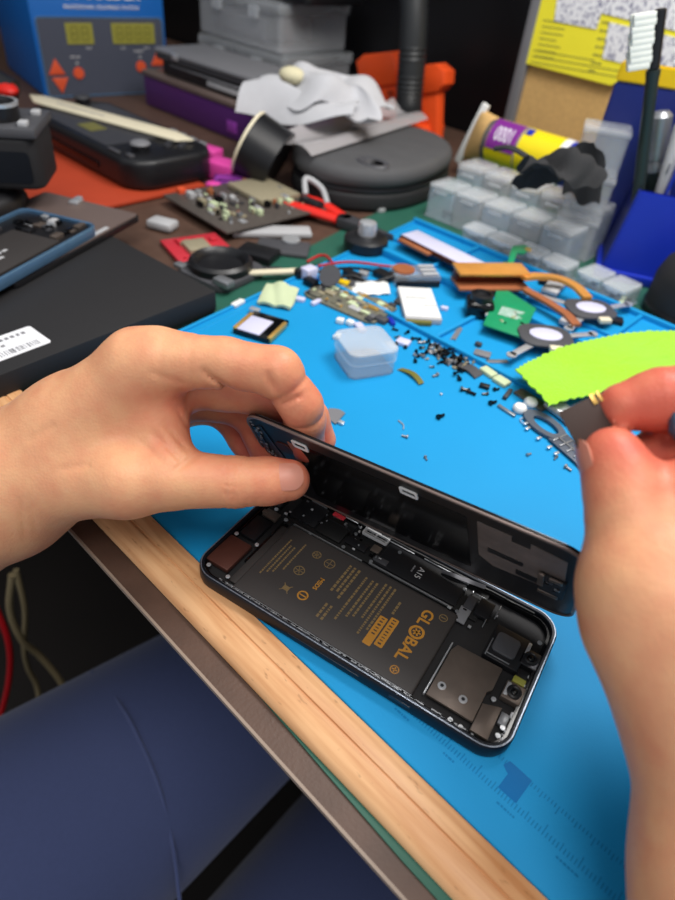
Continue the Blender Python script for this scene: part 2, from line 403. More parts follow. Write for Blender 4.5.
mk = nb(); prism(mk, [(-.0105, .0178), (-.0105, .0245), (-.0135, .0262), (-.0125, .0292), (-.0095, .0292), (-.0028, .0290), (-.0028, .0178)], 0, .00015)
obj('dark_blue_print', on_mat(mk), 'mat_blue_mark', mat_o, smooth=False, label='small dark blue flag shaped print')

# ================================================================== OPEN PHONE
KX, KY = 1.028, 1.022
mmtx = lambda s=.001: Matrix.Diagonal((s*KX, s*KY, s, 1))
ph = thing('smartphone', 'open black smartphone with its screen lifted and battery showing', 'phone', (-.1584-.0026, -.0071-.0012, .0012), math.radians(11.91))
def part(name, bm, mt, parent=ph, smooth=True, label=None):
    bm.transform(mmtx()); return obj(name, bm, mt, parent, smooth, label)
Lp, Wp = 146.7, 71.5
outer = rrect(Lp, Wp, 11, 10, Lp/2, Wp/2); inner = rrect(Lp-4.4, Wp-4.4, 9, 10, Lp/2, Wp/2)
fr = nb(); ring(fr, outer, inner, 0, 7.3, bev=.7)
frame = part('frame', fr, 'frame_navy')
rm = nb(); ring(rm, rrect(Lp-1.0, Wp-1.0, 10.5, 10, Lp/2, Wp/2), rrect(Lp-1.9, Wp-1.9, 10.1, 10, Lp/2, Wp/2), 7.25, 7.45)
part('frame_rim_highlight', rm, 'frame_rim_highlight', label='thin rim of the frame with its highlight in the colour')  # thin pale ring, rim highlight put into its colour
ledge = nb(); ring(ledge, rrect(Lp-4.3, Wp-4.3, 9, 10, Lp/2, Wp/2), rrect(Lp-7, Wp-7, 7.8, 10, Lp/2, Wp/2), 2.0, 5.4); part('inner_ledge', ledge, 'black_gloss')
tr = nb(); prism(tr, rrect(Lp-4.2, Wp-4.2, 9, 10, Lp/2, Wp/2), .6, 2.2); part('back_plate', tr, 'black_matte')
sb_ = nb(); box(sb_, (70, -.02, 3.6), (34, .3, .5), .1); box(sb_, (105, -.02, 3.6), (9, .3, 1.8), .1); part('side_button', sb_, 'dark_steel')
bt = nb(); box(bt, (64.5, 26.2, 4.2), (87.0, 44.6, 3.8), 1.1, seg=3); bat = part('battery', bt, 'battery_black')
bl = nb(); box(bl, (19.2, 26.5, 3.2), (5, 40, 1.6), .5); part('battery_flap', bl, 'battery_black', bat)
# printing on the battery: it reads from the far side to the near side
BZ = 6.12
def bprint(x, y, ang=-90): return T((x*KX/1000, y*KY/1000, BZ/1000), rz=math.radians(ang))
gt = text('battery_brand', 'GL', .0072, 'gold_print', bat, bprint(96.8, 38.5), .00008, bold=.00016)
text('battery_brand', 'BAL', .0072, 'gold_print', bat, bprint(96.8, 20.4), .00008, bold=.00016)
g = nb(); ring(g, [(3.4*math.cos(a*PI/12), 3.4*math.sin(a*PI/12)) for a in range(24)], [(2.3*math.cos(a*PI/12), 2.3*math.sin(a*PI/12)) for a in range(24)], 0, .1, mtx=T((97, 29.8, BZ)))
for a in range(3): box(g, (97, 29.8, BZ+.05), (3.6, .7, .1), mtx=T((97, 29.8, BZ), rz=a*PI/3) @ T((-97, -29.8, -BZ)))
part('battery_emblem', g, 'gold_print', bat, smooth=False)
for x, y in ((97.5, 9.4), (103.2, 42.8)):
    g = nb(); ring(g, [(1.9*math.cos(a*PI/10), 1.9*math.sin(a*PI/10)) for a in range(20)], [(1.5*math.cos(a*PI/10), 1.5*math.sin(a*PI/10)) for a in range(20)], 0, .1, mtx=T((x, y, BZ)))
    box(g, (x, y, BZ+.05), (2.2, .5, .1)); 
    if y < 20: box(g, (x, y, BZ+.05), (.5, 2.2, .1))
    part('polarity_mark', g, 'gold_print' if y < 20 else 'dim_gold_print', bat, smooth=False)
g = nb(); prism(g, rrect(3.7, 15.8, .5, 3, 86.9, 22.4), BZ-.02, BZ+.08); prism(g, rrect(3.7, 15.8, .5, 3, 82.5, 20.4), BZ-.02, BZ+.08)
ob = part('capacity_panel', g, 'gold_print', bat, smooth=False, label='two gold bars with dark lettering')
def bdash(name, x0, y0, w, rows, pitch, h, mt='dim_gold_print', z=BZ):
    g = nb(); dashes(g, T((x0, y0, z), rz=-PI/2), w, rows, pitch, h, th=.08); return part(name, g, mt, bat, smooth=False)
for x0, y0 in ((86.9, 29.4), (82.5, 27.4)):
    g = nb(); dashes(g, T((x0, y0, BZ+.08), rz=-PI/2), 14, 1, 3, 1.5, th=.08, mn=.25, mx=.55, fill=.75); part('dark_lettering', g, 'battery_black', bat, smooth=False)
# rows run down -y ; successive rows go to -x
for x, y, w, r_, pt, h in ((84.5, 39, 7, 1, 2, 1.1), (79.5, 44, 34, 3, 2.3, 1.0), (71.5, 42, 30, 2, 2.3, 1.0), (66, 42, 32, 1, 2.3, 1.0), (61.5, 43.5, 18, 3, 2.3, 1.15), (61.5, 20, 10, 2, 2.3, 1.1), (33.5, 41.5, 26, 1, 2, .8), (30.5, 37, 20, 2, 2.0, .8), (26.5, 40, 30, 1, 2, .8)):
    bdash('fine_print', x, y, w, r_, pt, h)
text('battery_word', 'MSDS', .0030, 'gold_print', bat, bprint(50.5, 26.3), .00008, bold=.00005)
def circ(x, y, r, w, mt='dim_gold_print', spokes=0, nm='battery_mark'):
    g = nb(); ring(g, [(r*math.cos(a*PI/10), r*math.sin(a*PI/10)) for a in range(20)], [((r-w)*math.cos(a*PI/10), (r-w)*math.sin(a*PI/10)) for a in range(20)], 0, .08, mtx=T((x, y, BZ)))
    for a in range(spokes): box(g, (0, 0, .04), (2*r*.8, w*.8, .08), mtx=T((x, y, BZ), rz=a*PI/max(1, spokes)))
    return part(nm, g, mt, bat, smooth=False)
circ(48.5, 17.2, 2.5, .7, 'gold_print', 1); circ(48.5, 38.6, 2.6, .35, spokes=2); circ(39.6, 27.4, 2.6, .4, spokes=3); circ(41, 39.5, 2.1, .35, spokes=3)
g = nb(); box(g, (40.5, 16.2, BZ), (3, 2.4, .12)); box(g, (0, 0, 0), (6.2, .35, .1), mtx=T((40.5, 16.2, BZ), rz=.8)); box(g, (0, 0, 0), (6.2, .35, .1), mtx=T((40.5, 16.2, BZ), rz=-.8)); part('bin_mark', g, 'dim_gold_print', bat, smooth=False)

# bottom end: taptic engine, speaker, charge flex
g = nb(); box(g, (8.0, 17.6, 4.6), (12.2, 17.6, 2.8), .5); tap = part('vibration_motor', g, 'taptic_brown', label='square brown metal plate at the end of the phone')
def screw_in(x, y, z, r=1.15, mt='silver', parent=ph, name='screw'):
    g = nb(); cyl(g, (x, y, z), r, .7, 12, bev=.15); box(g, (x, y, z+.36), (r*1.1, .25, .12)); box(g, (x, y, z+.36), (.25, r*1.1, .12)); return part(name, g, mt, parent)
for x, y in ((5.5, 6.6), (16.4, 6.5), (15.3, 28.4), (3.6, 28.2), (16.8, 49.2), (9, 52)): screw_in(x, y, 5.6, 1.0)
g = nb(); box(g, (8.2, 37, 4.1), (9, 14, 2.4), .5); part('speaker', g, 'black_plastic')
g = nb(); box(g, (17, 34, 2.9), (3.4, 30, 1.2), .3); part('charging_flex', g, 'black_gloss')
g = nb(); box(g, (9, 48.2, 4.4), (8, 5.2, 2), .5); box(g, (6, 47.5, 5.7), (3, 2.2, .9), .2); part('connector_cover', g, 'shield_steel')
g = nb(); box(g, (6.5, 58.5, 4.4), (6.5, 8, 2.2), .5); part('microphone_bracket', g, 'dark_steel')
# logic board along the far side
g = nb(); box(g, (66, 60.0, 3.4), (98, 17.5, 1.0), .2); lb = part('logic_board', g, 'board_black')
def lbx(name, x, y, sx, sy, z, mt, h=1.0, bev=.2, label=None, smooth=True):
    g = nb(); box(g, (x, y, z), (sx, sy, h), bev); return part(name, g, mt, lb, smooth, label)
lbx('shield_plate', 84.5, 60, 40, 15.4, 4.5, 'black_plastic', 1.2); lbx('shield_plate', 22.8, 60.5, 14.5, 14, 4.5, 'black_plastic', 1.4); lbx('shield_plate', 38.2, 57.2, 13.6, 9.5, 4.6, 'board_black', 1.6)
g = nb(); box(g, (83, 50.9, 4.6), (42, .6, 1.2), .15); box(g, (40, 49.8, 4.6), (38, .5, 1.2), .15); part('board_rail', g, 'steel', lb)
g = nb(); box(g, (46.6, 61.2, 4.6), (.4, 15, 1.0), .1); box(g, (30.2, 60, 5.0), (.4, 13, .8), .1); box(g, (38, 62.2, 5.4), (14, .4, .6), .1); part('board_rail', g, 'dark_steel', lb)
lbx('red_connector', 36.2, 66.4, 6.4, 2.4, 6.0, 'board_red', .9, label='small red connector')
g = nb(); ring(g, rrect(13.4, 4.6, .8, 3, 57.2, 66.0), rrect(11.6, 2.8, .5, 3, 57.2, 66.0), 5.3, 6.5); box(g, (57.2, 66.0, 5.5), (11.8, .4, .5)); box(g, (57.2, 66.0, 5.9), (.7, 3.0, .9)); part('socket_frame', g, 'pale_grey', lb, label='pale open connector frame')
lbx('connector', 52, 56.8, 11, 4.6, 5.0, 'black_plastic', 1.2); lbx('connector', 61, 59.6, 4.4, 4.2, 5.2, 'shield_steel', .9); lbx('connector', 66, 55, 7, 3.4, 4.9, 'charcoal', .9)
lbx('connector', 109.6, 57.8, 4.2, 7.5, 5.2, 'charcoal', 1.2); lbx('connector', 109.2, 50.2, 4.8, 8.6, 4.8, 'mid_grey', .9); lbx('connector', 116, 58.2, 6.6, 9.4, 5.0, 'black_plastic', 1.8)
for x, y in ((31, 48.8), (47.8, 51.6), (62.6, 51.8), (70.8, 64.6), (104.5, 63.2), (106.5, 50.2), (48.4, 62)): screw_in(x, y, 5.2, .9, 'steel', lb)
for i in range(16): lbx('chip', random.uniform(32, 64), random.uniform(53, 68), random.uniform(.8, 2.4), random.uniform(.6, 1.8), 4.6, random.choice(['chip_tan', 'black_gloss', 'steel', 'charcoal']), .9, .1)
text('board_print', 'A15', .0042, 'pale_grey', lb, T((.0838*KX, .0592*KY, .0052), rz=-PI/2), .00006)
g = nb(); dashes(g, T((80.3, 62, 5.12), rz=-PI/2), 6, 1, 1, .7, th=.06); part('board_print', g, 'mid_grey', lb, smooth=False)
for i in range(34):
    x, y = random.choice([(random.uniform(30, 66), random.uniform(51, 69)), (random.uniform(102, 122), random.uniform(46, 68)), (random.uniform(14, 34), random.uniform(52, 68))])
    lbx('chip', x, y, random.uniform(.5, 1.8), random.uniform(.4, 1.2), random.uniform(4.7, 5.6), random.choice(['steel', 'silver', 'dark_steel', 'pale_grey', 'mid_grey', 'black_gloss']), .8, .08)
for x, y, sx, sy in ((24, 67.6, 9, .5), (40, 68.2, 12, .4), (70, 67.6, 14, .4), (92, 67.8, 20, .5), (100, 66.4, 10, .5), (112, 63.5, 5, .4), (118.6, 52, .4, 6), (121.4, 60, .5, 8)):
    lbx('spring_contact', x, y, sx, sy, 5.6, 'steel', .5, .08)
# hinge side strip with clips
g = nb(); box(g, (75, 69.3, 5.6), (120, 1.6, 1.4), .3)
for i in range(9): box(g, (24+i*12.5, 68.4, 6.3), (5, .8, .8), .15)
part('side_flex', g, 'board_black')
g = nb(); strip(g, [(92, 66, 5.6), (98, 66.2, 6.6), (105, 67.6, 6.2), (112, 68, 7.2)], 2.4, .25); part('ribbon_cable', g, 'dark_steel')
# camera end
g = nb(); prism(g, [(112.3, 7.6), (131.5, 7.6), (131.5, 22), (133, 24), (133, 35.2), (113.5, 34.6), (112.3, 31)], 4.6, 6.0, .25); cp_ = part('camera_cover', g, 'shield_steel', label='warm grey metal cover plate with two screws')
g = nb(); prism(g, [(131.8, 4.6), (138.8, 4.6), (138.8, 19.6), (131.8, 17)], 4.4, 5.6, .25); part('camera_cover', g, 'shield_steel', label='small warm grey metal plate at the corner')
for x, y in ((115.9, 14), (125.0, 13.6)):
    g = nb(); cyl(g, (x, y, 6.2), 1.7, .7, 16, bev=.2); part('screw', g, 'silver', cp_)
    g = nb(); cyl(g, (x, y, 6.55), .8, .2, 6); part('screw_recess', g, 'dark_steel', cp_)
g = nb(); box(g, (111.4, 21, 5.0), (.6, 27, 1.8), .15); part('bracket_edge', g, 'silver')
g = nb(); box(g, (131, 45.8, 4.0), (15, 17.5, 4.0), .7); fm = part('camera_housing', g, 'black_plastic')
g = nb(); prism(g, rrect(9.8, 10.2, 1.8, 5, 130.4, 45.8), 5.9, 6.9, .3); part('camera_module', g, 'dark_grey', fm)
g = nb(); box(g, (124.5, 41.8, 6.1), (.5, 9, .4), .1); box(g, (129.5, 38.5, 6.1), (10, .5, .4), .1); part('housing_trim', g, 'steel', fm)
for x, y, r in ((141.0, 46.2, 3.0), (140.4, 28.0, 2.9)):
    g = nb(); box(g, (x-.2, y, 4.4), (7.6, 8.4, 3.2), .4); h = part('sensor_bracket', g, 'dark_steel' if y > 40 else 'shield_steel')
    g = nb(); lathe(g, [(r, 0), (r, .9), (r*.75, 1.2), (r*.6, .9), (r*.55, .4)], 24, mtx=T((x, y, 5.9))); part('lens_barrel', g, 'black_plastic', h)
    g = nb(); ball(g, (x, y, 6.3), r*.5, (1, 1, .5)); part('lens', g, 'black_gloss', h)
g = nb(); box(g, (140.4, 34.2, 4.8), (5, 3.2, 2.0), .3); part('flash_lens', g, 'ink_faint', label='small olive square flash')
g = nb(); box(g, (137.6, 28.2, 5.4), (1.6, 6.2, 1.6), .2); box(g, (138.6, 50.4, 5.6), (1.4, 5.8, 1.2), .2); part('bracket_edge', g, 'silver')
for x, y in ((124.2, 3.9), (128.6, 3.5), (141.4, 8.6), (141.8, 12.4), (134.8, 21.2), (141.6, 56.4), (138.2, 53)): screw_in(x, y, 5.2, 1.0, 'silver')
g = nb(); box(g, (141.0, 15.8, 4.6), (3.4, 5.2, 1.8), .3); part('antenna_bracket', g, 'steel')
g = nb()
for i in range(60):
    x = random.uniform(14, 128); box(g, (x, 3.15+random.uniform(-.3, .5), 5.5), (random.uniform(.5, 3), .5, .4), .1)
for i in range(16): box(g, (142.9+random.uniform(-.3, .2), random.uniform(6, 40), 5.6), (.5, random.uniform(.5, 2.5), .4), .1)
for i in range(70):
    x = random.uniform(14, 134); box(g, (x, 3.3+random.uniform(-.5, .4), 5.6), (random.uniform(.3, 1.6), random.uniform(.25, .6), .4), .08)
box(g, (64, 3.9, 5.5), (88, .22, .5)); box(g, (40, 2.9, 5.5), (50, .2, .4))
part('edge_residue', g, 'steel', smooth=False).__setitem__('kind', 'stuff')

# lifted screen
FB = Vector((-.1724, .0608, .0056)); fe = Vector((.979, .1899, .0743)).normalized(); fw_ = Vector((.0133, -.4231, .906)); fw_ = (fw_-fe*fw_.dot(fe)).normalized(); fn = fe.cross(fw_)
FM = Matrix((( fe.x, fw_.x, fn.x, FB.x), (fe.y, fw_.y, fn.y, FB.y), (fe.z, fw_.z, fn.z, FB.z), (0, 0, 0, 1)))
bpy.context.view_layer.update()
FL = ph.matrix_world.inverted() @ FM
sc_out = rrect(146.2, 71.0, 10.5, 10, 73.35, 35.7)
g = nb(); prism(g, sc_out, -1.7, -.5, .35); g.transform(FL @ mmtx()); scr = obj('screen_panel', g, 'black_gloss', ph)
def fpart(name, bm, mt, label=None, smooth=True):
    bm.transform(FL @ mmtx()); return obj(name, bm, mt, scr, smooth, label)
g = nb(); ring(g, rrect(146.0, 70.8, 10.4, 10, 73.35, 35.7), rrect(143.4, 68.2, 9.4, 10, 73.35, 35.7), -.6, .5, bev=.25); fpart('screen_frame', g, 'tablet_brown')
g = nb(); prism(g, rrect(143.6, 68.4, 9.4, 10, 73.35, 35.7), -.7, .05); fpart('screen_backing', g, 'black_plastic')
g = nb(); prism(g, rrect(80, 52, 2, 4, 62, 36), 0, .2); fpart('graphite_sheet', g, 'black_gloss')
for x, y in ((78.4, 61.6), (28.2, 61.6)):
    g = nb(); ring(g, rrect(7.8, 5.4, 1, 3, x, y), rrect(5.6, 3.0, .6, 3, x, y), .1, .8, bev=.1); fpart('screen_clip', g, 'white_plastic', label='small white open clip on the screen edge')
    g = nb(); prism(g, rrect(5.6, 3.0, .6, 3, x, y), .05, .2); fpart('clip_recess', g, 'under_black')
g = nb(); prism(g, [(106, 62), (119, 62), (119, 57), (126, 57), (126, 62), (139, 60), (140, 36), (134, 27), (112, 24), (106, 30)], 0, .25); fpart('shield_foil', g, 'smudged_foil', label='smudged metallic foil patch at one end of the screen')
g = nb(); prism(g, rrect(14, 4, .6, 3, 117, 40), .2, .45); prism(g, rrect(9, 5, .6, 3, 126, 30), .2, .45); fpart('foil_tape', g, 'black_plastic')
g = nb(); box(g, (136, 33, .9), (9.5, 18, 1.4), .3); fpart('earpiece_unit', g, 'black_matte')
g = nb(); box(g, (131.6, 37, 1.5), (2.4, 12, 1.2), .3); box(g, (135, 24.5, 1.5), (8, 3, 1.0), .3); box(g, (137, 41.5, 1.6), (5, 2.6, 1), .3); fpart('earpiece_bracket', g, 'shield_steel')
for i in range(7):
    g = nb(); box(g, (133.5+random.uniform(0, 6), 26.5+random.uniform(0, 14), 1.7), (random.uniform(.8, 2.2), random.uniform(.8, 2), .5), .1); fpart('small_component', g, random.choice(['steel', 'charcoal', 'black_gloss']))
g = nb(); prism(g, rrect(9, 8, 3.8, 8, 17, 52), 0, .5); fpart('copper_coil', g, 'copper_dark', label='round copper brown disc')
g = nb(); prism(g, [(21, 60), (24.4, 60), (23.4, 36), (20.4, 36)], .1, .35); fpart('ribbon_cable', g, 'copper_dull', label='narrow tan ribbon')
g = nb(); prism(g, [(7, 64), (9, 64), (13.4, 38), (11.2, 38)], .1, .4); prism(g, rrect(3, 22, .8, 3, 4.2, 50), .1, .5); fpart('ribbon_cable', g, 'dark_steel')
g = nb()
for i in range(22): box(g, (random.uniform(3, 8), random.uniform(36, 66), .6), (random.uniform(.4, 1.6), random.uniform(.3, 1.2), .5), .08)
fpart('edge_contacts', g, 'steel', smooth=False).__setitem__('kind', 'stuff')

# ================================================================== HANDS
def surface_net(vol, org, h):
    nx, ny, nz = vol.shape; neg = vol < 0
    cnt = np.zeros((nx-1, ny-1, nz-1), np.int8)
    for a in (0, 1):
        for b in (0, 1):
            for c in (0, 1): cnt += neg[a:nx-1+a, b:ny-1+b, c:nz-1+c]
    act = (cnt > 0) & (cnt < 8); ids = -np.ones(act.shape, np.int64); cells = np.argwhere(act); ids[act] = np.arange(len(cells))
    acc = np.zeros((len(cells), 3)); w = np.zeros(len(cells)); i, j, k = cells.T
    cor = [(a, b, c) for a in (0, 1) for b in (0, 1) for c in (0, 1)]
    for p in cor:
        for ax in range(3):
            if p[ax] == 0:
                q = list(p); q[ax] = 1
                v0 = vol[i+p[0], j+p[1], k+p[2]]; v1 = vol[i+q[0], j+q[1], k+q[2]]
                s = (v0 < 0) != (v1 < 0); tt = np.where(s, v0/np.where(s, v0-v1, 1), 0)
                pt = np.stack([np.full(len(cells), p[0], float), np.full(len(cells), p[1], float), np.full(len(cells), p[2], float)], 1); pt[:, ax] = tt
                acc[s] += pt[s]; w[s] += 1
    verts = (cells+acc/w[:, None])*h+org
    faces = []
    for ax in range(3):
        sl0 = [slice(None)]*3; sl1 = [slice(None)]*3; sl0[ax] = slice(0, -1); sl1[ax] = slice(1, None)
        s0 = neg[tuple(sl0)]; s1 = neg[tuple(sl1)]; e = np.argwhere(s0 != s1); o1, o2 = [(1, 2), (2, 0), (0, 1)][ax]
        e = e[(e[:, o1] > 0) & (e[:, o2] > 0) & (e[:, o1] < vol.shape[o1]-1) & (e[:, o2] < vol.shape[o2]-1)]
        def cid(d1, d2):
            c = e.copy(); c[:, o1] += d1; c[:, o2] += d2; return ids[c[:, 0], c[:, 1], c[:, 2]]
        q = np.stack([cid(-1, -1), cid(0, -1), cid(0, 0), cid(-1, 0)], 1)
        ins = s0[e[:, 0], e[:, 1], e[:, 2]]; q[~ins] = q[~ins][:, ::-1]; faces.append(q)
    return verts, np.concatenate(faces)
def smin(a, b, k):
    h = np.clip(.5+.5*(b-a)/k, 0, 1); return b+(a-b)*h-k*h*(1-h)
def cone(G, a, b, r1, r2, crease=()):
    a = np.array(a); b = np.array(b); ba = b-a; L2 = ba@ba
    t = np.clip(((G-a)@ba)/L2, 0, 1); d = np.sqrt((((G-a)-t[..., None]*ba)**2).sum(-1)); r = r1+(r2-r1)*t
    return d-r
def make_hand(palm, fingers, h=.0013, kp=.012, kf=.003, kj=.007, creases=(), grooves=()):
    pts = [(p, r) for seg in palm for p, r in ((seg[0], seg[2]), (seg[1], seg[3]))]+[(p, r) for f in fingers for p, r in f]
    lo = np.min([np.array(p)-r for p, r in pts], 0)-.008; hi = np.max([np.array(p)+r for p, r in pts], 0)+.008
    n = np.ceil((hi-lo)/h).astype(int)+1
    ax = [lo[i]+h*np.arange(n[i]) for i in range(3)]
    G = np.stack(np.meshgrid(*ax, indexing='ij'), -1)
    vp = None
    for a, b, r1, r2 in palm:
        d = cone(G, a, b, r1, r2); vp = d if vp is None else smin(vp, d, kp)
    out = vp
    for f in fingers:
        vf = None
        for (a, r1), (b, r2) in zip(f[:-1], f[1:]):
            d = cone(G, a, b, r1, r2); vf = d if vf is None else smin(vf, d, kf)
        out = np.minimum(out, smin(vp, vf, kj))
    for c, ax_, amp, wd, rad in creases:      # fold lines round a joint
        c = np.array(c); ax_ = np.array(ax_)/np.linalg.norm(ax_); q = G-c; t = q@ax_
        rr = np.sqrt((q**2).sum(-1)); out = out+amp*np.exp(-(t/wd)**2)*(rr < rad)
    for a, b, amp, wd in grooves:               # skin folds: a fine valley along a short line
        a = np.array(a); b = np.array(b); vd = (a+b)/2-CO; vd /= np.linalg.norm(vd)
        ba = b-a; ba = ba-vd*(ba@vd); q = G-a; dep = q@vd; q = q-dep[..., None]*vd
        t = np.clip((q@ba)/(ba@ba), 0, 1); d2 = ((q-t[..., None]*ba)**2).sum(-1)
        out = out+1.7*amp*np.exp(-d2/(wd*wd))*(1-.5*np.abs(2*t-1)**3)*(np.abs(dep) < .014)
    V, F = surface_net(out.astype(np.float32), lo, h)
    for _ in range(1):                          # light smoothing
        acc = np.zeros_like(V); cnt = np.zeros(len(V))
        for s in range(4):
            for o_ in (1, 3): np.add.at(acc, F[:, s], V[F[:, (s+o_) % 4]]); np.add.at(cnt, F[:, s], 1)
        V = .5*V+.5*acc/np.maximum(cnt, 1)[:, None]
    return V, F
d3 = lambda px, py, dist: tuple(D(px, py, dist))
# --- left hand: thumb on the inside of the lifted screen, fingers behind it
LW = (4, 487, .288)
lp = [(d3(*LW), d3(-130, 566, .30), .0300, .0370),                                   # forearm
      (d3(*LW), d3(140, 368, .262), .0270, .0150), (d3(*LW), d3(158, 382, .282), .0270, .0150),
      (d3(*LW), d3(160, 400, .300), .0260, .0140), (d3(*LW), d3(150, 420, .315), .0250, .0130),
      (d3(38, 478, .278), d3(128, 480, .266), .0200, .0150),                          # ball of the thumb
      (d3(80, 430, .282), d3(150, 425, .275), .0230, .0135),                          # web
      (d3(150, 385, .268), d3(170, 450, .268), .0095, .0085)]
lf = [[(d3(128, 480, .266), .0150), (d3(168, 479, .265), .0128), (d3(236, 482, .268), .0108), (d3(268, 481, .271), .0100), (d3(289, 480, .2725), .0090)],
      [(d3(140, 366, .262), .0150), (d3(160, 361, .259), .0132), (d3(225, 363, .255), .0100), (d3(277, 372, .254), .0099), (d3(301, 405, .261), .0087), (d3(305, 420, .268), .0084), (d3(308, 446, .281), .0074)],
      [(d3(158, 378, .284), .0140), (d3(225, 384, .281), .0118), (d3(280, 395, .281), .0108), (d3(309, 418, .286), .0086), (d3(320, 440, .2925), .0074)],
      [(d3(160, 396, .302), .0130), (d3(215, 397, .300), .0112), (d3(248, 408, .300), .0102), (d3(262, 436, .303), .0084), (d3(268, 462, .310), .0074)],
      [(d3(150, 415, .316), .0120), (d3(200, 406, .318), .0086), (d3(226, 412, .318), .0086), (d3(244, 440, .318), .0074), (d3(256, 462, .322), .0066)]]
def vec(a, b): return tuple(np.array(b)-np.array(a))
cr_l = []
for px in (226, 233, 240, 247): cr_l.append((d3(px, 482, .268), vec(lf[0][1][0], lf[0][3][0]), .0006, .0008, .016))
cr_l.append((d3(290, 386, .2565), vec(lf[1][3][0], lf[1][4][0]), .0009, .0012, .013)); cr_l.append((d3(303, 412, .265), vec(lf[1][4][0], lf[1][5][0]), .0008, .0009, .011))
for q in (200, 172): cr_l.append((d3(q, 362, .257), vec(lf[1][1][0], lf[1][2][0]), .0004, .0012, .013))
gl_ = []
for a_, b__, dp, amp, wd in (((203, 371), (233, 392), .250, .0012, .0011), ((268, 374), (273, 389), .248, .0011, .0010), ((282, 405), (302, 395), .254, .0009, .0009), ((176, 470), (198, 455), .262, .0008, .0010), ((164, 424), (188, 452), .258, .0006, .0009), ((152, 432), (182, 462), .258, .0006, .0009), ((140, 442), (172, 470), .258, .0004, .0009), ((176, 408), (190, 432), .258, .0005, .0008),
        ((227, 466), (225, 498), .258, .0003, .0009), ((234, 463), (233, 501), .258, .0004, .0009), ((242, 463), (243, 500), .258, .0003, .0009), ((150, 372), (185, 384), .248, .0004, .0010), ((60, 470), (110, 462), .262, .0003, .0012), ((30, 440), (80, 410), .262, .0003, .0014), ((20, 500), (26, 540), .262, .0004, .0010), ((28, 498), (36, 534), .262, .0003, .0010)):
    gl_.append((d3(*a_, dp), d3(*b__, dp), amp, wd))
VL, FLf = make_hand(lp, lf, h=.0011, creases=cr_l, grooves=gl_)
# --- right hand: thumb and index finger pinching the little plate, forearm low on the right
rp = [(d3(728, 705, .178), d3(768, 905, .166), .0258, .0310), (d3(768, 905, .166), d3(790, 1120, .160), .0310, .0360), (d3(650, 595, .178), d3(658, 640, .178), .0160, .0170), (d3(712, 500, .180), d3(694, 600, .178), .0150, .0200),
      (d3(724, 705, .178), d3(650, 615, .178), .0235, .0165), (d3(724, 705, .178), d3(760, 470, .190), .0245, .0150),
      (d3(725, 690, .185), d3(800, 520, .200), .0230, .0140), (d3(735, 680, .19), d3(830, 560, .21), .0220, .0130),
      (d3(690, 590, .182), d3(735, 520, .188), .0180, .0130)]
rf = [[(d3(654, 610, .178), .0165), (d3(637, 575, .1785), .0140), (d3(627, 505, .183), .0114), (d3(620, 478, .186), .0102), (d3(612, 458, .188), .0092)],
      [(d3(765, 460, .190), .0140), (d3(702, 396, .190), .0102), (d3(658, 400, .191), .0092), (d3(622, 407, .1925), .0074)],
      [(d3(790, 510, .200), .0135), (d3(715, 448, .199), .0100), (d3(668, 452, .199), .0090), (d3(640, 462, .200), .0078)],
      [(d3(815, 550, .208), .0125), (d3(735, 500, .208), .0096), (d3(690, 500, .208), .0086), (d3(665, 515, .206), .0076)],
      [(d3(835, 590, .214), .0115), (d3(760, 555, .214), .0086), (d3(725, 560, .213), .0076), (d3(705, 575, .211), .0066)]]
cr_r = [(d3(px, py, .183), vec(rf[0][1][0], rf[0][3][0]), .0003, .0008, .016) for px, py in ((627, 500), (627, 508))]
cr_r.append((d3(648, 401, .191), vec(rf[1][1][0], rf[1][2][0]), .0003, .0008, .012))
VR, FRf = make_hand(rp, rf, h=.0015, creases=cr_r)
V = np.concatenate([VL, VR]); F = np.concatenate([FLf, FRf+len(VL)])
me = bpy.data.meshes.new('person'); me.from_pydata(V.tolist(), [], F.tolist()); me.update(); me.polygons.foreach_set('use_smooth', [True]*len(me.polygons)); me.materials.append(M['skin'])
fl_ = np.full(len(V), .12)
spots = [(lf[0][4][0], .016, .55), (lf[0][2][0], .013, .35), (lf[1][3][0], .014, .35), (lf[1][4][0], .014, .55), (lf[1][6][0], .016, .6), (lf[1][2][0], .016, .25), (lf[2][4][0], .014, .3), (lf[2][2][0], .018, .55), (lf[3][3][0], .02, .6), (lf[4][3][0], .02, .6),
         (d3(178, 430, .268), .018, .35), (d3(165, 395, .262), .014, .3), (rf[1][3][0], .022, .6), (rf[1][2][0], .02, .45), (rf[2][2][0], .025, .7), (rf[0][4][0], .014, .45), (rf[0][2][0], .013, .2)]
for c, s, a in spots:
    q = ((V-np.array(c))**2).sum(1); fl_ = fl_+a*np.exp(-q/(s*s))
at = me.attributes.new('flush', 'FLOAT', 'POINT'); at.data.foreach_set('value', np.clip(fl_, 0, 1).astype(np.float32))
person = bpy.data.objects.new('person', me); COL.objects.link(person)
tag(person, 'person in navy trousers lifting the phone screen with bare left hand, plate in right', 'person')

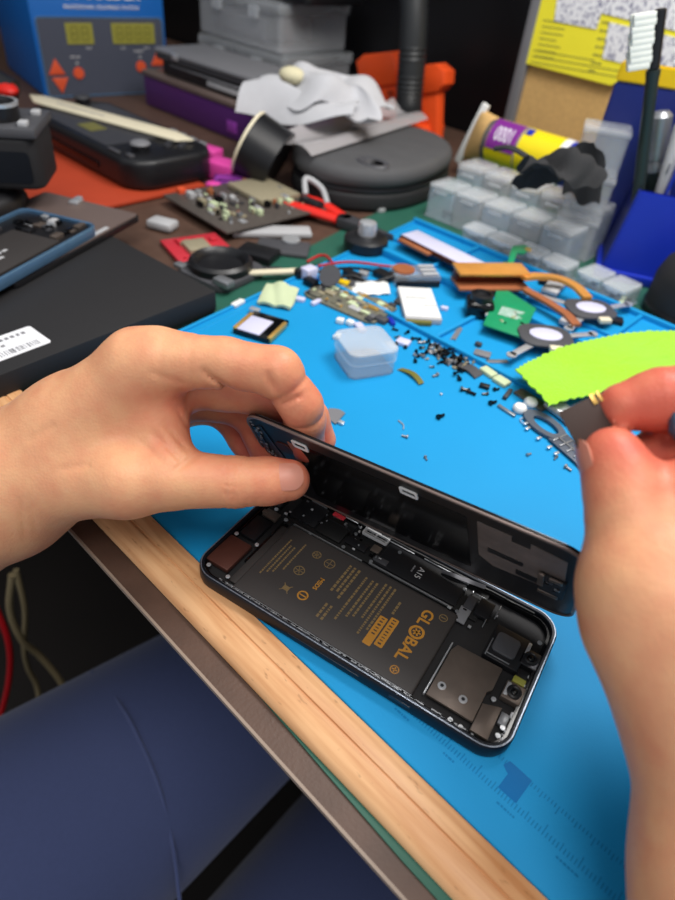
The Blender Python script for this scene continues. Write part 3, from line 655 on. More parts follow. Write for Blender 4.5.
def nail(center, axis, normal, w, l, rad, label=None):
    ax_ = Vector(axis).normalized(); nn = Vector(normal); nn = (nn-ax_*nn.dot(ax_)).normalized(); sd = ax_.cross(nn); c = Vector(center); t = nb(); rows = []
    for i in range(11):
        u = -1+2*i/10; row = []
        for j in range(9):
            v_ = -1+2*j/8; ww = w/2*(1-.10*max(0, -u)**2-.22*max(0, u)**4); th = v_*ww/rad
            if abs(u) > .6: pass
            e_ = max(0, abs(u)-.15)/.90; th *= .12+.88*math.sqrt(max(0, 1-e_**2.6))
            row.append(t.verts.new(c+ax_*(u*l/2)+nn*(rad*math.cos(th)+.00035-.0010*max(0, u)**2)+sd*(rad*math.sin(th))))
        rows.append(row)
    for a, b_ in zip(rows[:-1], rows[1:]):
        for i in range(8): t.faces.new((a[i], a[i+1], b_[i+1], b_[i]))
    t.normal_update(); bmesh.ops.solidify(t, geom=list(t.faces), thickness=.0006); bmesh.ops.recalc_face_normals(t, faces=list(t.faces))
    return obj('fingernail', t, 'nail', person, label=label)
tc_ = Vector(D(285, 480, .2720)); vw = (Vector(CO)-tc_).normalized()
nail(tc_, vec(lf[0][2][0], lf[0][4][0]), vw+Vector(tuple(CU))*.25+fn*.1, .0125, .0135, .0094, 'thumb nail of the hand on the screen')
tr_ = Vector(rf[0][4][0]); nail(tr_, vec(rf[0][2][0], rf[0][4][0]), -Vector(tuple(CR))*1.0-(Vector(CO)-tr_).normalized()*.12, .0130, .0140, .0096, 'thumb nail of the hand holding the plate')

# trousers: two thighs going under the bench
TA, TB, TC_, TD = (-.275, -.36, -.350), (-.245, .16, -.345), (-.03, -.36, -.42), (-.09, .16, -.50)
tg = make_hand([(TA, TB, .128, .080), (TC_, TD, .105, .090)], [[((-.275, -.36, -.350), .09), ((-.03, -.36, -.42), .09)]], h=.006, kp=.03, kj=.05)
tm = bpy.data.meshes.new('trousers'); tm.from_pydata(tg[0].tolist(), [], tg[1].tolist()); tm.polygons.foreach_set('use_smooth', [True]*len(tm.polygons)); tm.materials.append(M['navy_cloth'])
tro = bpy.data.objects.new('trousers', tm); COL.objects.link(tro); tro.parent = person

g = nb(); sm = []
for (px, py) in ((92, 672), (120, 704), (142, 745), (160, 790), (172, 840), (180, 905), (186, 990)):
    d = Vector(_ray(px, py)).normalized(); hit = tro.ray_cast(Vector(CO), d); sm.append(hit[1] if hit[0] else D(px, py, .46))
tube(g, sm, .0016, 8, 8); obj('seam', g, 'navy_cloth', tro)

# little plate in the fingers
bpy.context.view_layer.update()
q0, q1, q2, q3 = D(563, 413, .190), D(598, 394, .191), D(610, 436, .189), D(577, 449, .188)
ctr = (q0+q1+q2+q3)/4; ex = ((q1+q2)-(q0+q3)).normalized(); ez = ex.cross(((q0+q1)-(q2+q3))).normalized(); ey = ez.cross(ex)
PM = Matrix(((ex.x, ey.x, ez.x, ctr.x), (ex.y, ey.y, ez.y, ctr.y), (ex.z, ey.z, ez.z, ctr.z), (0, 0, 0, 1)))
pl = thing('shield_plate', 'small dark brown square plate pinched between thumb and finger', 'phone part', mtx=PM)
g = nb(); box(g, (0, 0, 0), (.0125, .0130, .0006), .0002); obj('plate', g, 'chip_brown', pl)
for x, y in ((.0052, .0056), (-.0012, -.0062), (.0012, -.0070)):
    g = nb(); box(g, (x, y, .0004), (.0016, .0034, .0004), .0001, mtx=T(rz=0)); box(g, (x+.0020, y, .0004), (.0010, .0034, .0004), .0001); obj('contact', g, 'gold', pl, label='shiny pale contact strip')
# tool held in the same hand
tl = nb(); a, b_ = D(668, 424, .186), D(745, 418, .178); tube(tl, [a, a.lerp(b_, .15), a.lerp(b_, .6), b_], lambda t: .0028+.0022*min(1, t*5), 12, 4)
tag(obj('screwdriver', tl, 'tool_blue_grey', loc=tuple(a)), 'dark blue grey tool handle resting between the fingers holding the small plate', 'tool')
# ================================================================== BACKGROUND
def frame_on(a, b_): return heading(a, b_)
# --- flat black box with a barcode label
tz = .0156
c0 = P(216, 291, tz); c1 = P(0, 375, tz); hd = heading(c1, c0)          # long front edge runs c1 -> c0
bx = thing('flat_box', 'flat black box with a white barcode label on its lid', 'box', (c0.x, c0.y, BENCH), hd)
LB, WB, HB = .182, .21, tz-BENCH
g = nb(); box(g, (-LB/2, WB/2, HB*.36), (LB-.002, WB-.002, HB*.72), .0008); obj('base', g, 'black_plastic', bx)
g = nb(); box(g, (-LB/2, WB/2, HB*.62), (LB, WB, HB*.76), .0008); lid = obj('lid', g, 'black_matte', bx)
lb0 = P(52, 342, tz); inv = Matrix.Rotation(-hd, 2); q = inv @ Vector((lb0.x-c0.x, lb0.y-c0.y))
g = nb(); prism(g, rrect(.075, .026, .002, 4, q.x-.0375, q.y+.013), HB, HB+.0003); lab = obj('barcode_label', g, 'paper_white', bx, label='white sticker with faint grey print')
g = nb()
xx = q.x-.006
while xx > q.x-.066:
    ww = random.choice([.0004, .0006, .0010]); box(g, (xx, q.y+.0055, HB+.00035), (ww, .0055, .0002)); xx -= ww+random.choice([.0005, .0008, .0012])
obj('barcode', g, 'ink_grey', lab, smooth=False)
g = nb(); dashes(g, T((q.x-.066, q.y+.0205, HB+.0003)), .060, 1, .004, .0030, mn=.5, mx=.9); dashes(g, T((q.x-.066, q.y+.0140, HB+.0003)), .060, 1, .004, .0024, mn=.5, mx=1.1); obj('label_print', g, 'ink_grey', lab, smooth=False)

# --- brown glass panel and blue framed phone lying on that box
z1 = tz+.0002
hp_ = heading(P(29, 275, z1+.006), P(138, 216, z1+.006))
t0 = P(140, 214, z1+.006); tb = thing('tablet_panel', 'brown grey screen panel under the blue framed phone', 'screen', (t0.x, t0.y, z1), hp_)
g = nb(); prism(g, rrect(.15, .098, .004, 4, -.075, .049), 0, .0050, .0004); obj('back_shell', g, 'dark_steel', tb)
g = nb(); prism(g, rrect(.148, .096, .004, 4, -.075, .049), .0050, .0060); obj('glass', g, 'tablet_brown', tb)
g = nb(); box(g, (-.055, .004, .0066), (.03, .004, .0012), .0004); box(g, (-.085, .006, .0066), (.012, .006, .0012), .0004); obj('edge_clip', g, 'pale_grey', tb)
t1 = P(99, 224, z1+.014); bp_ = thing('opened_phone', 'opened phone with a pale blue metal frame lying on the black box', 'phone', (t1.x, t1.y, z1+.0061), heading(P(2, 283, z1+.014), P(98, 229, z1+.014)))
g = nb(); ring(g, rrect(.150, .071, .009, 8, -.075, .0355), rrect(.145, .066, .007, 8, -.075, .0355), 0, .0078, bev=.0006); obj('frame', g, 'sky_blue_metal', bp_)
g = nb(); prism(g, rrect(.146, .067, .007, 8, -.075, .0355), .0006, .0050); obj('back_plate', g, 'black_plastic', bp_)
g = nb(); box(g, (-.082, .028, .0058), (.085, .042, .0030), .0010); bb = obj('battery', g, 'battery_black', bp_)
g = nb(); dashes(g, T((-.115, .034, .0073)), .05, 3, .006, .0028); obj('battery_print', g, 'pale_grey', bb, smooth=False)
for i in range(24):
    g = nb(); x, y = random.uniform(-.034, -.006), random.uniform(.008, .064); box(g, (x, y, .0062), (random.uniform(.003, .011), random.uniform(.003, .008), random.uniform(.001, .004)), .0003)
    obj('component', g, random.choice(['silver', 'black_gloss', 'charcoal', 'shield_steel', 'black_plastic', 'pale_grey']), bp_)
for i in range(14):
    g = nb(); x, y = random.uniform(-.12, -.04), random.uniform(.055, .066); box(g, (x, y, .0064), (random.uniform(.003, .012), .004, .003), .0003); obj('component', g, random.choice(['silver', 'charcoal', 'black_gloss', 'steel']), bp_)
g = nb(); box(g, (0, 0, .0012), (.012, .008, .0024), .0004); box(g, (.009, .002, .001), (.005, .005, .0016), .0004)
kk = P(72, 196, z1+.010); tag(obj('camera_bracket', g, 'silver'), 'shiny silver bracket on the far edge of the brown screen panel', 'bracket'); o = bpy.data.objects['camera_bracket']; o.location = (kk.x+.006, kk.y, z1+.0062); o.rotation_euler = (0, 0, hp_+.2)

# --- strip of parts between the box and the mat
s0 = P(30, 383, BENCH+.004); s1 = P(100, 362, BENCH+.004)
fs = thing('flex_cable', 'thin black flex cable with a gold end between the flat box and the mat', 'cable', (s0.x, s0.y, BENCH), heading(s0, s1))
L = (s1-s0).length
g = nb(); box(g, (L*.5, 0, .002), (L*.8, .010, .0030), .0006); obj('ribbon', g, 'charcoal', fs)
g = nb(); box(g, (L*.22, .001, .0042), (L*.3, .006, .0014), .0004); box(g, (L*.75, -.001, .0042), (L*.2, .006, .0014), .0004); obj('stiffener', g, 'dark_grey', fs)
for x in (0, L*.97):
    g = nb(); box(g, (x, 0, .0022), (.004, .005, .0034), .0008); obj('connector', g, 'gold', fs, label='gold connector end')

# --- red orange sheet, console, spudger
g = nb(); box(g, (-.725, .215, BENCH+.002), (.29, .20, .004), .001); tag(obj('silicone_sheet', g, 'red_orange_sheet', loc=(-.725, .215, BENCH)), 'red orange sheet on the bench under the black console', 'sheet')
cz = BENCH+.0042
cs = thing('game_console', 'black handheld console with a cream spudger lying across it', 'game console', (-.708, .288, cz))
g = nb(); prism(g, rrect(.240, .108, .030, 8), 0, .030, .006, seg=3); obj('shell', g, 'black_plastic', cs)
g = nb(); box(g, (-.02, -.0545, .013), (.15, .002, .006), .0006); obj('front_slot', g, 'black_gloss', cs)
g = nb(); prism(g, rrect(.150, .088, .004, 4, -.018, 0), .0298, .0306); scn = obj('screen', g, 'charcoal', cs)
g = nb(); box(g, (-.01, -.022, .0308), (.03, .02, .0004)); obj('screen_patch', g, 'lcd_segment', scn)  # small olive patch on the console screen
for x, y in ((.086, -.022), (-.104, .020)):
    g = nb(); cyl(g, (x, y, .033), .0085, .007, 20, bev=.001); st = obj('thumbstick', g, 'black_plastic', cs)
    g = nb(); ball(g, (x, y, .037), .0105, (1, 1, .35)); obj('stick_cap', g, 'mid_grey' if x > 0 else 'charcoal', st)
for k in range(4):
    g = nb(); cyl(g, (.086+.010*math.cos(k*PI/2), .020+.010*math.sin(k*PI/2), .031), .0042, .003, 14, bev=.0006); obj('button', g, 'charcoal', cs)
g = nb(); box(g, (.075, -.046, .031), (.02, .005, .002), .0008); box(g, (.098, -.042, .031), (.010, .006, .003), .001); obj('shoulder_trim', g, 'dark_grey', cs)
for i in range(4):
    g = nb(); box(g, (.03+i*.018, .056, .024), (.012, .008, .009), .002); obj('rear_key', g, 'mid_grey', cs)
a = P(26, 93, cz+.036); b_ = P(191, 138, cz+.036); L = (b_-a).length; hh = heading(a, b_)
g = nb(); prism(g, [(0, .004), (.016, .013), (.05, .014), (L-.03, .014), (L, .004), (L-.012, -.012), (.05, -.014), (.028, -.014)], 0, .0024, .0006)
sp_ = obj('spudger', g, 'cream_plastic'); sp_.location = (a.x, a.y, cz+.0318); sp_.rotation_euler = (0, 0, hh); tag(sp_, 'flat cream spudger with worn print lying across the black console', 'spudger')
g = nb(); dashes(g, T((.05, .0004, .0024)), .085, 1, .004, .0026, mn=.6, mx=1.6); obj('worn_print', g, 'ink_grey', sp_, smooth=False)

# --- two black controllers at the left edge
def controller(loc, rz, label, sc=1.0, up=0):
    r = thing('game_controller', label, 'game controller', loc, rz, None)
    g = nb(); prism(g, rrect(.110*sc, .066*sc, .026*sc, 8), 0, .034*sc, .011*sc, seg=4); obj('body', g, 'black_plastic', r)
    g = nb(); prism(g, rrect(.112*sc, .068*sc, .026*sc, 8), .012*sc, .016*sc, .001); obj('seam_band', g, 'dark_grey', r)
    for x, y in ((.026, -.012), (-.03, .010)):
        g = nb(); cyl(g, (x*sc, y*sc, .036*sc), .009*sc, .008*sc, 18, bev=.001); s_t = obj('thumbstick', g, 'charcoal', r)
        g = nb(); lathe(g, [(.0095*sc, 0), (.0105*sc, .002), (.009*sc, .0035), (.004*sc, .0022)], 20, mtx=T((x*sc, y*sc, .0395*sc))); obj('stick_cap', g, 'black_gloss', s_t)
    for k in range(4):
        g = nb(); cyl(g, ((.034+.0075*math.cos(k*PI/2))*sc, (.014+.0075*math.sin(k*PI/2))*sc, .0345*sc), .0036*sc, .004*sc, 12, bev=.0006); obj('button', g, random.choice(['mid_grey', 'charcoal', 'pale_grey']), r)
    for x, y in ((0, -.020), (-.012, .02)):
        g = nb(); box(g, (x*sc, y*sc, .0345*sc), (.010*sc, .004*sc, .002), .0006); obj('key', g, 'pale_grey', r)
    return r
kc = P(-4, 200, .03); ku = P(-12, 152, .06)
controller((kc.x-.048, kc.y-.020, BENCH+.0002), .35, 'black game controller at the left edge under the camera like device', 1.22)
up_ = thing('digital_camera', 'black camera like device with silver dial stacked on the black controller', 'camera', (ku.x-.004, ku.y-.004, BENCH+.0450), .9)
g = nb(); prism(g, rrect(.105, .060, .012, 6), 0, .040, .004, seg=3); obj('body', g, 'black_matte', up_)
g = nb(); box(g, (0, 0, .0435), (.107, .062, .008), .002); obj('top_plate', g, 'dark_grey', up_)
g = nb(); lathe(g, [(.016, 0), (.016, .012), (.013, .014), (.011, .012), (.004, .012)], 28, mtx=T((.022, -.006, .047))); dl = obj('dial', g, 'black_plastic', up_)
g = nb(); ring(g, [(.0165*math.cos(i*PI/14), .0165*math.sin(i*PI/14)) for i in range(28)], [(.0140*math.cos(i*PI/14), .0140*math.sin(i*PI/14)) for i in range(28)], .058, .0605, mtx=T((.022, -.006, 0))); obj('dial_rim', g, 'silver', dl)
g = nb(); ring(g, [(.022*math.cos(i*PI/14), .022*math.sin(i*PI/14)) for i in range(28)], [(.0195*math.cos(i*PI/14), .0195*math.sin(i*PI/14)) for i in range(28)], .047, .050, mtx=T((-.014, .004, 0))); obj('ring_trim', g, 'steel', up_)
for x, y in ((.046, .012), (.044, -.022)):
    g = nb(); box(g, (x, y, .049), (.007, .009, .004), .001); obj('key', g, 'pale_grey', up_)
g = nb(); prism(g, rrect(.09, .024, .004, 4), -.012, .0005, mtx=T((0, -.030, .018), rx=PI/2)); obj('rear_screen', g, 'frame_navy', up_)
# black device with a red end further back
kb = P(18, 70, .06)
kb += Vector((-.040, -.040, 0)); g = nb(); tube(g, [(kb.x-.08, kb.y-.09, .078), (kb.x-.02, kb.y-.02, .068), (kb.x+.05, kb.y+.025, .040)], lambda t: .020-.006*t, 14, 8); ho = obj('handle_tool', g, 'black_plastic', loc=(kb.x, kb.y, .06)); tag(ho, 'black handled tool with a red tip behind the black camera', 'tool')
g = nb(); ball(g, (.046, .018, -.016), .015, (1.5, .8, .5)); obj('red_tip', g, 'red_plastic', ho, label='red tip')
g = nb(); tube(g, [(-.080, -.075, .05), (-.02, -.03, .045), (.03, .0, .02)], .0025, 8, 6); obj('wire', g, 'pale_grey', ho)

# --- soldering station
sbl = P(45, 98, BENCH); sbr = P(170, 92, BENCH); hs = heading(sbl, sbr); sw = (sbr-sbl).length
ss = thing('soldering_station', 'blue soldering station with grey panel, two displays and orange buttons', 'soldering station', (sbl.x, sbl.y, BENCH), hs)
g = nb(); box(g, (sw/2, .10, .075), (sw, .20, .150), .004); obj('housing', g, 'station_blue', ss)
fp = lambda z0_, z1_: None
def front(name, bm, mt, parent=ss, label=None, smooth=True):       # drawn x right, y up, z out of the front
    bm.transform(T(rx=PI/2)); return obj(name, bm, mt, parent, smooth, label)
g = nb(); prism(g, rrect(sw*.93, .094, .005, 4, sw*.5, .049), 0, .0015); pn = front('control_panel', g, 'station_grey')
g = nb(); ring(g, rrect(sw*.95, .098, .006, 4, sw*.5, .049), rrect(sw*.93, .094, .005, 4, sw*.5, .049), 0, .002); front('panel_border', g, 'sky_blue_metal')
for x0, x1, n in ((.043, .080, 2), (.107, .170, 4)):
    g = nb(); prism(g, rrect(x1-x0, .025, .001, 2, (x0+x1)/2, .078), .001, .0026); dsp = front('display', g, 'lcd_green')
    g = nb(); w1 = (x1-x0-.008)/n
    for k in range(n):
        cx = x0+.004+w1*(k+.5)
        for (ex_, ey_, ax_, ay_) in ((0, .008, .8, 0), (0, 0, .8, 0), (0, -.008, .8, 0), (-.4, .004, 0, 1), (.4, .004, 0, 1), (-.4, -.004, 0, 1), (.4, -.004, 0, 1)):
            box(g, (cx+ex_*w1*.7, .078+ey_, .0027), (w1*.5*ax_+.0016, .006*ay_+.0016, .0003))
    front('display_segments', g, 'lcd_segment', dsp, smooth=False)
for x, y, d_ in ((.022, .038, 1), (.025, .016, -1), (.172, .046, 1), (.172, .022, -1)):
    g = nb(); prism(g, [(x-.0115, y-.009*d_), (x+.0115, y-.009*d_), (x, y+.011*d_)], .001, .0035, .001); front('arrow_button', g, 'button_orange')
for x, y in ((.052, .030), (.145, .036)):
    g = nb(); cyl(g, (x, y, .002), .0075, .004, 20, bev=.001); front('round_button', g, 'button_orange')
    g = nb(); dashes(g, T((x-.008, y+.020, .0015)), .016, 1, .003, .0022, th=.0002); box(g, (x, y+.0125, .0016), (.003, .003, .0003)); front('button_caption', g, 'pale_grey', pn, smooth=False)
g = nb(); dashes(g, T((.068, .0605, .0015)), .008, 1, .003, .0018, th=.0002); dashes(g, T((.118, .060, .0015)), .010, 1, .003, .0018, th=.0002); dashes(g, T((.152, .060, .0015)), .008, 1, .003, .0018, th=.0002); front('panel_caption', g, 'pale_grey', pn, smooth=False)
text('station_title', 'GT SOLDER', .021, 'paper_white', ss, T((sw*.52, -.0006, .1245), rx=PI/2), .0004, bold=.0004)
text('station_subtitle', 'PROFESSIONAL SOLDERING STATION', .0062, 'paper_white', ss, T((sw*.52, -.0006, .1085), rx=PI/2), .0003)

# --- stack: purple box, black device, silver laptop
pb = thing('purple_box', 'dark purple box at the bottom of the stack beside the blue station', 'box', (-.785, .455, BENCH))
g = nb(); box(g, (0, .07, .019), (.25, .14, .038), .002); obj('base', g, 'purple_plastic', pb)
g = nb(); box(g, (0, .07, .041), (.254, .144, .007), .002); obj('lid', g, 'tablet_brown', pb)
g = nb(); box(g, (.075, -.0005, .015), (.02, .002, .014), .001); obj('end_tab', g, 'violet_foil', pb, label='small magenta tab')
dv = thing('disc_drive', 'black device with a pale slot in the middle of the stack', 'device', (-.760, .470, BENCH+.0446))
g = nb(); box(g, (0, .055, .009), (.23, .12, .018), .003); obj('case', g, 'black_plastic', dv)
g = nb(); box(g, (.030, -.0055, .008), (.085, .002, .006), .0008); obj('slot', g, 'pale_grey', dv, label='pale grey slot')
g = nb(); box(g, (-.02, -.0055, .0145), (.15, .003, .003), .001); obj('trim', g, 'mid_grey', dv)
lp_ = thing('laptop', 'closed silver grey laptop on top of the dark stack', 'laptop', (-.760, .462, BENCH+.063), .03)
g = nb(); prism(g, rrect(.25, .085, .010, 5, 0, .0425), 0, .007, .0015); obj('base', g, 'charcoal', lp_)
g = nb(); prism(g, rrect(.252, .087, .010, 5, 0, .0425), .0075, .0125, .0015); obj('lid', g, 'mid_grey', lp_)
for x, w_ in ((.108, .014), (-.075, .012)):
    g = nb(); box(g, (x, .001, .0085), (w_, .006, .008), .0015); obj('hinge', g, 'silver', lp_)
# pink plastics in front of the stack
for i, (px, py, w_, d_, h_, r_, mt, lb_) in enumerate(((224, 170, .035, .024, .020, .3, 'pink_plastic', 'bright pink plastic piece in front of the purple box'), (206, 151, .04, .02, .012, .2, 'pink_plastic', 'dull pink strip against the front of the purple box'), (232, 183, .036, .022, .012, .9, 'violet_foil', 'crumpled violet foil piece beside the bright pink piece'), (214, 187, .016, .012, .010, .1, 'pink_plastic', 'small pink chip beside the violet foil'))):
    q = P(px, py, BENCH+h_/2); g = nb(); box(g, (0, 0, h_/2), (w_, d_, h_), .003, seg=3)
    if 'foil' in mt:
        for v_ in g.verts: v_.co += Vector((random.uniform(-1, 1), random.uniform(-1, 1), random.uniform(-.3, .6)))*.002
    o = obj('plastic_piece', g, mt); o.location = (q.x, q.y, BENCH); o.rotation_euler = (0, 0, r_); tag(o, lb_, 'plastic piece')
# roll of tape standing on edge
q = P(270, 158, .03)
tr_o = thing('tape_roll', 'black tape roll with a pale rim leaning beside the black case', 'tape roll', mtx=Matrix.Translation((q.x-.018, q.y+.008, BENCH+.034)) @ Matrix.Rotation(.50, 4, 'Z') @ Matrix.Rotation(-1.15, 4, 'Y'))
g = nb(); lathe(g, [(.014, -.018), (.034, -.018), (.034, .018), (.014, .018)], 32); obj('roll', g, 'black_plastic', tr_o)
g = nb(); ring(g, [(.0345*math.cos(i*PI/16), .0345*math.sin(i*PI/16)) for i in range(32)], [(.022*math.cos(i*PI/16), .022*math.sin(i*PI/16)) for i in range(32)], .018, .021); obj('rim', g, 'cream_plastic', tr_o, label='pale rim')

# --- stacked clear boxes and the black tray on them
def storage_box(x, y, z, w_, d_, h_, label):
    r = thing('storage_box', label, 'storage box', (x, y, z), 0)
    g = nb(); ring(g, rrect(w_, d_, .008, 4), rrect(w_-.004, d_-.004, .007, 4), 0, h_*.74); obj('tub', g, 'clear_milky', r)
    g = nb(); prism(g, rrect(w_-.004, d_-.004, .007, 4), 0, .002); obj('tub_floor', g, 'clear_milky', r)
    g = nb(); prism(g, rrect(w_+.006, d_+.006, .009, 4), h_*.74, h_*.97, .003); obj('lid', g, 'clear_lid', r)
    g = nb(); prism(g, rrect(w_-.02, d_-.02, .006, 4), h_*.97, h_, .001); obj('lid_panel', g, 'clear_lid', r)
    for s in (-1, 1):
        g = nb(); box(g, (s*w_*.22, -d_/2-.004, h_*.72), (.022, .004, .016), .001); obj('latch', g, 'clear_lid', r)
    g = nb(); box(g, (-w_*.1, 0, h_*.3), (w_*.6, d_*.7, h_*.45), .004); obj('contents', g, 'mid_grey', r)
    return r
bc0 = WY(284, 68, .63); 
hb = .066
zb0 = bc0.z-hb*.80
storage_box(bc0.x-.108, .63+.0775, BENCH, .21, .15, .0005+zb0-BENCH, 'milky storage box hidden lowest in the stack of clear boxes') if zb0-BENCH > .03 else None
zs = max(zb0, BENCH)
storage_box(bc0.x-.108, .63+.0775, zs+.001, .21, .15, hb, 'lower milky clear storage box of the stack behind the laptop')
storage_box(bc0.x-.116, .63+.078, zs+.0025+hb, .20, .145, hb*.94, 'upper milky clear storage box with a black tray on its lid')
bt_ = thing('black_tray', 'black tray lying on top of the clear storage boxes', 'tray', (bc0.x-.05, .63+.075, zs+.0035+hb*1.94))
g = nb(); prism(g, rrect(.16, .12, .012, 5), 0, .022, .004); obj('shell', g, 'black_plastic', bt_)
g = nb(); ring(g, rrect(.164, .124, .013, 5), rrect(.15, .11, .01, 5), .020, .025); obj('rim', g, 'charcoal', bt_)

# --- black zipped case with things on it
co = [(-.556, .418), (-.520, .385), (-.462, .385), (-.418, .430), (-.415, .500), (-.440, .575), (-.500, .612), (-.560, .590), (-.590, .520), (-.580, .455)]
def chaikin(p, n=3):
    for _ in range(n):
        o_ = []
        for i in range(len(p)):
            a, b_ = p[i], p[(i+1) % len(p)]; o_ += [(a[0]*.75+b_[0]*.25, a[1]*.75+b_[1]*.25), (a[0]*.25+b_[0]*.75, a[1]*.25+b_[1]*.75)]
        p = o_
    return p
cc = (-.495, .492); co = chaikin([(x-cc[0], y-cc[1]) for x, y in co])
zc = thing('zipped_case', 'grey black rounded zipped case with a dark hole in its lid', 'case', (cc[0], cc[1], BENCH))
g = nb(); prism(g, co, 0, .019, .005, seg=3); obj('lower_shell', g, 'case_dark', zc)
g = nb(); prism(g, [(x*.985, y*.985) for x, y in co], .017, .023, .0015); obj('zip_band', g, 'black_plastic', zc)
g = nb(); prism(g, co, .0215, .043, .010, seg=4); obj('upper_shell', g, 'case_grey', zc)
q = P(373, 163, BENCH+.043)
g = nb(); lathe(g, [(.019, 0), (.017, .0022), (.012, .0012), (.010, .0004)], 24, mtx=T((q.x-cc[0], q.y-cc[1], .0428)) @ Matrix.Diagonal((1.1, .75, 1, 1))); obj('lid_ring', g, 'dark_grey', zc)
g = nb(); cyl(g, (q.x-cc[0]+.002, q.y-cc[1]+.002, .0432), .011, .0016, 20); obj('lid_hole', g, 'black_gloss', zc)
# clear film bag on the case
a = P(293, 147, .045); b_ = P(412, 112, .045); dv_ = (b_-a); L = dv_.length; nn = Vector((-dv_.y, dv_.x, 0)).normalized()
g = nb(); sheet(g, lambda u, v: a+dv_*u+nn*(v-.45)*.055+Vector((0, 0, -.003+.004*math.sin(u*9+v*4)*v+.004*math.sin(v*7)+.010*v)), 26, 8, .0006)
tag(obj('plastic_bag', g, 'clear_film', loc=(a.x, a.y, .041)), 'clear flat plastic bag lying on the grey black case', 'bag')
# white cloth heap
cw = P(322, 112, .06)
def heap(u, v):
    x = (u-.5)*.135; y = (v-.5)*.10; r = math.hypot(x/.07, y/.052)
    z = .030*max(0, 1-r**2*.8)+.0045*math.sin(u*13+v*5)+.0035*math.sin(v*15-u*4)+.0015*math.sin(u*25)
    return Vector((x+.012*math.sin(v*9), y+.010*math.sin(u*11), max(z, -.002+.002*math.sin(u*13+v*7))))
g = nb(); sheet(g, heap, 44, 34, .0016); wc = obj('cloth_heap', g, 'cloth_white'); wc.location = (cw.x-.022, cw.y+.024, BENCH+.070); wc.rotation_euler = (0, 0, .5); tag(wc, 'crumpled white cotton cloth heaped behind the grey black case', 'cloth')
def fold(u, v):
    an = -.6+u*3.6
    return Vector((-.055+.11*u, -.03+.012*math.sin(u*5)+.002*v, .012+.020*math.sin(an)*(1-.3*u)+.034*(v-.5)*math.cos(an*.6)))
g = nb()
def drape(u, v): return Vector((-.085+.135*u, -.036-.026*v+.006*math.sin(u*7), .014-.016*v*v-.016*(1-u)*v+.006*math.sin(u*6+v*2)))
sheet(g, drape, 26, 12, .0018); obj('hanging_fold', g, 'cloth_white', wc)
g = nb(); ball(g, (-.034, -.018, .024), .013, (1.2, .9, .7)); obj('cream_patch', g, 'cloth_cream', wc, label='cream coloured lump')

# --- orange clamp, hose
oy = .715
def wyp(px, py, y): q = WY(px, py, y); return (q.x, q.z)
oc = thing('clamp', 'bright orange plastic clamp with two square jaws behind the case', 'clamp', (WY(405, 135, oy).x, oy, BENCH))
def jaw(pts, dy0, dy1):
    g = nb(); p = [wyp(a, b_, oy) for a, b_ in pts]; p = [(x-oc.location.x, z-BENCH) for x, z in p]
    prism(g, p, -dy1*.45, -dy0*.45, .003, mtx=T(rx=PI/2)); return g
g = jaw([(361, 61), (368, 54), (396, 51), (401, 62), (401, 84), (366, 88)], -.028, .030); j1 = obj('jaw', g, 'orange_plastic', oc)
g = jaw([(366, 84), (400, 84), (400, 160), (372, 160)], -.018, .022); obj('jaw_stem', g, 'orange_plastic', j1)
g = jaw([(404, 68), (441, 63), (450, 71), (449, 84), (443, 91), (404, 97)], -.028, .030); j2 = obj('jaw', g, 'orange_plastic', oc)
g = jaw([(412, 92), (441, 90), (439, 160), (412, 160)], -.018, .022); obj('jaw_stem', g, 'orange_plastic', j2)
zq = wyp(380, 140, oy)[1]-BENCH
g = nb(); box(g, (.0, .002, .009), (.10, .05, .018), .003); obj('clamp_base', g, 'orange_plastic', oc)
for pts in ([(376, 86), (383, 86), (383, 93), (376, 93)], [(394, 90), (398, 90), (398, 96), (394, 96)], [(421, 95), (424, 95), (424, 120), (421, 120)]):
    g = jaw(pts, -.030, -.0275); obj('slot', g, 'red_orange_sheet', oc)
hy = .668
hp = [WY(409, 122, hy), WY(409, 100, hy), WY(412, 60, hy), WY(414, 10, hy+.002), WY(411, -60, hy+.01), WY(398, -150, hy+.02)]
hp[0].z = BENCH+.03
g = nb(); tube(g, hp, .0185, 18, 16, ribs=.94); tag(obj('ribbed_hose', g, 'hose_black', loc=tuple(hp[0])), 'black corrugated hose rising in front of the orange clamp', 'hose')

# --- cork board with the yellow sheet
by = .744
bl0 = WY(531, 0, by); bl1 = WY(509, 115, by)
xl = (bl0.x+bl1.x)/2-.002
cb = thing('cork_board', 'cork notice board with a grey frame against the dark back wall', 'notice board', (xl, by, BENCH))
g = nb(); box(g, (.26, .012, .19), (.52, .012, .38)); obj('cork_sheet', g, 'cork', cb)
g = nb(); box(g, (.007, .008, .19), (.014, .022, .38), .002); obj('frame_bar', g, 'mid_grey', cb, label='grey frame bar along the left edge')
g = nb(); box(g, (.26, .008, .007), (.52, .022, .014), .002); obj('frame_bar', g, 'mid_grey', cb)
ys = thing('paper_sheet', 'bright yellow printed sheet with white tables pinned on the cork board', 'paper', (0, by+.004, 0))
def onb(pts, y0, y1):
    g = nb(); p = [wyp(a, b_, by+.004) for a, b_ in pts]; prism(g, p, -y1, -y0, mtx=T(rx=PI/2)); return g
o = obj('paper', onb([(541, -8), (528, 63), (613, 85), (640, 70), (690, 78), (700, -8)], -.0060, -.0045), 'yellow_paper', ys)
for pts in ([(561, -8), (557, 21), (599, 29), (604, 13), (700, 36), (700, -8)], [(612, 22), (605, 58), (700, 80), (700, 42)]):
    obj('printed_table', onb(pts, -.0070, -.0059), 'printed_figures', ys, smooth=False, label='white table with tiny figures')
g = nb()
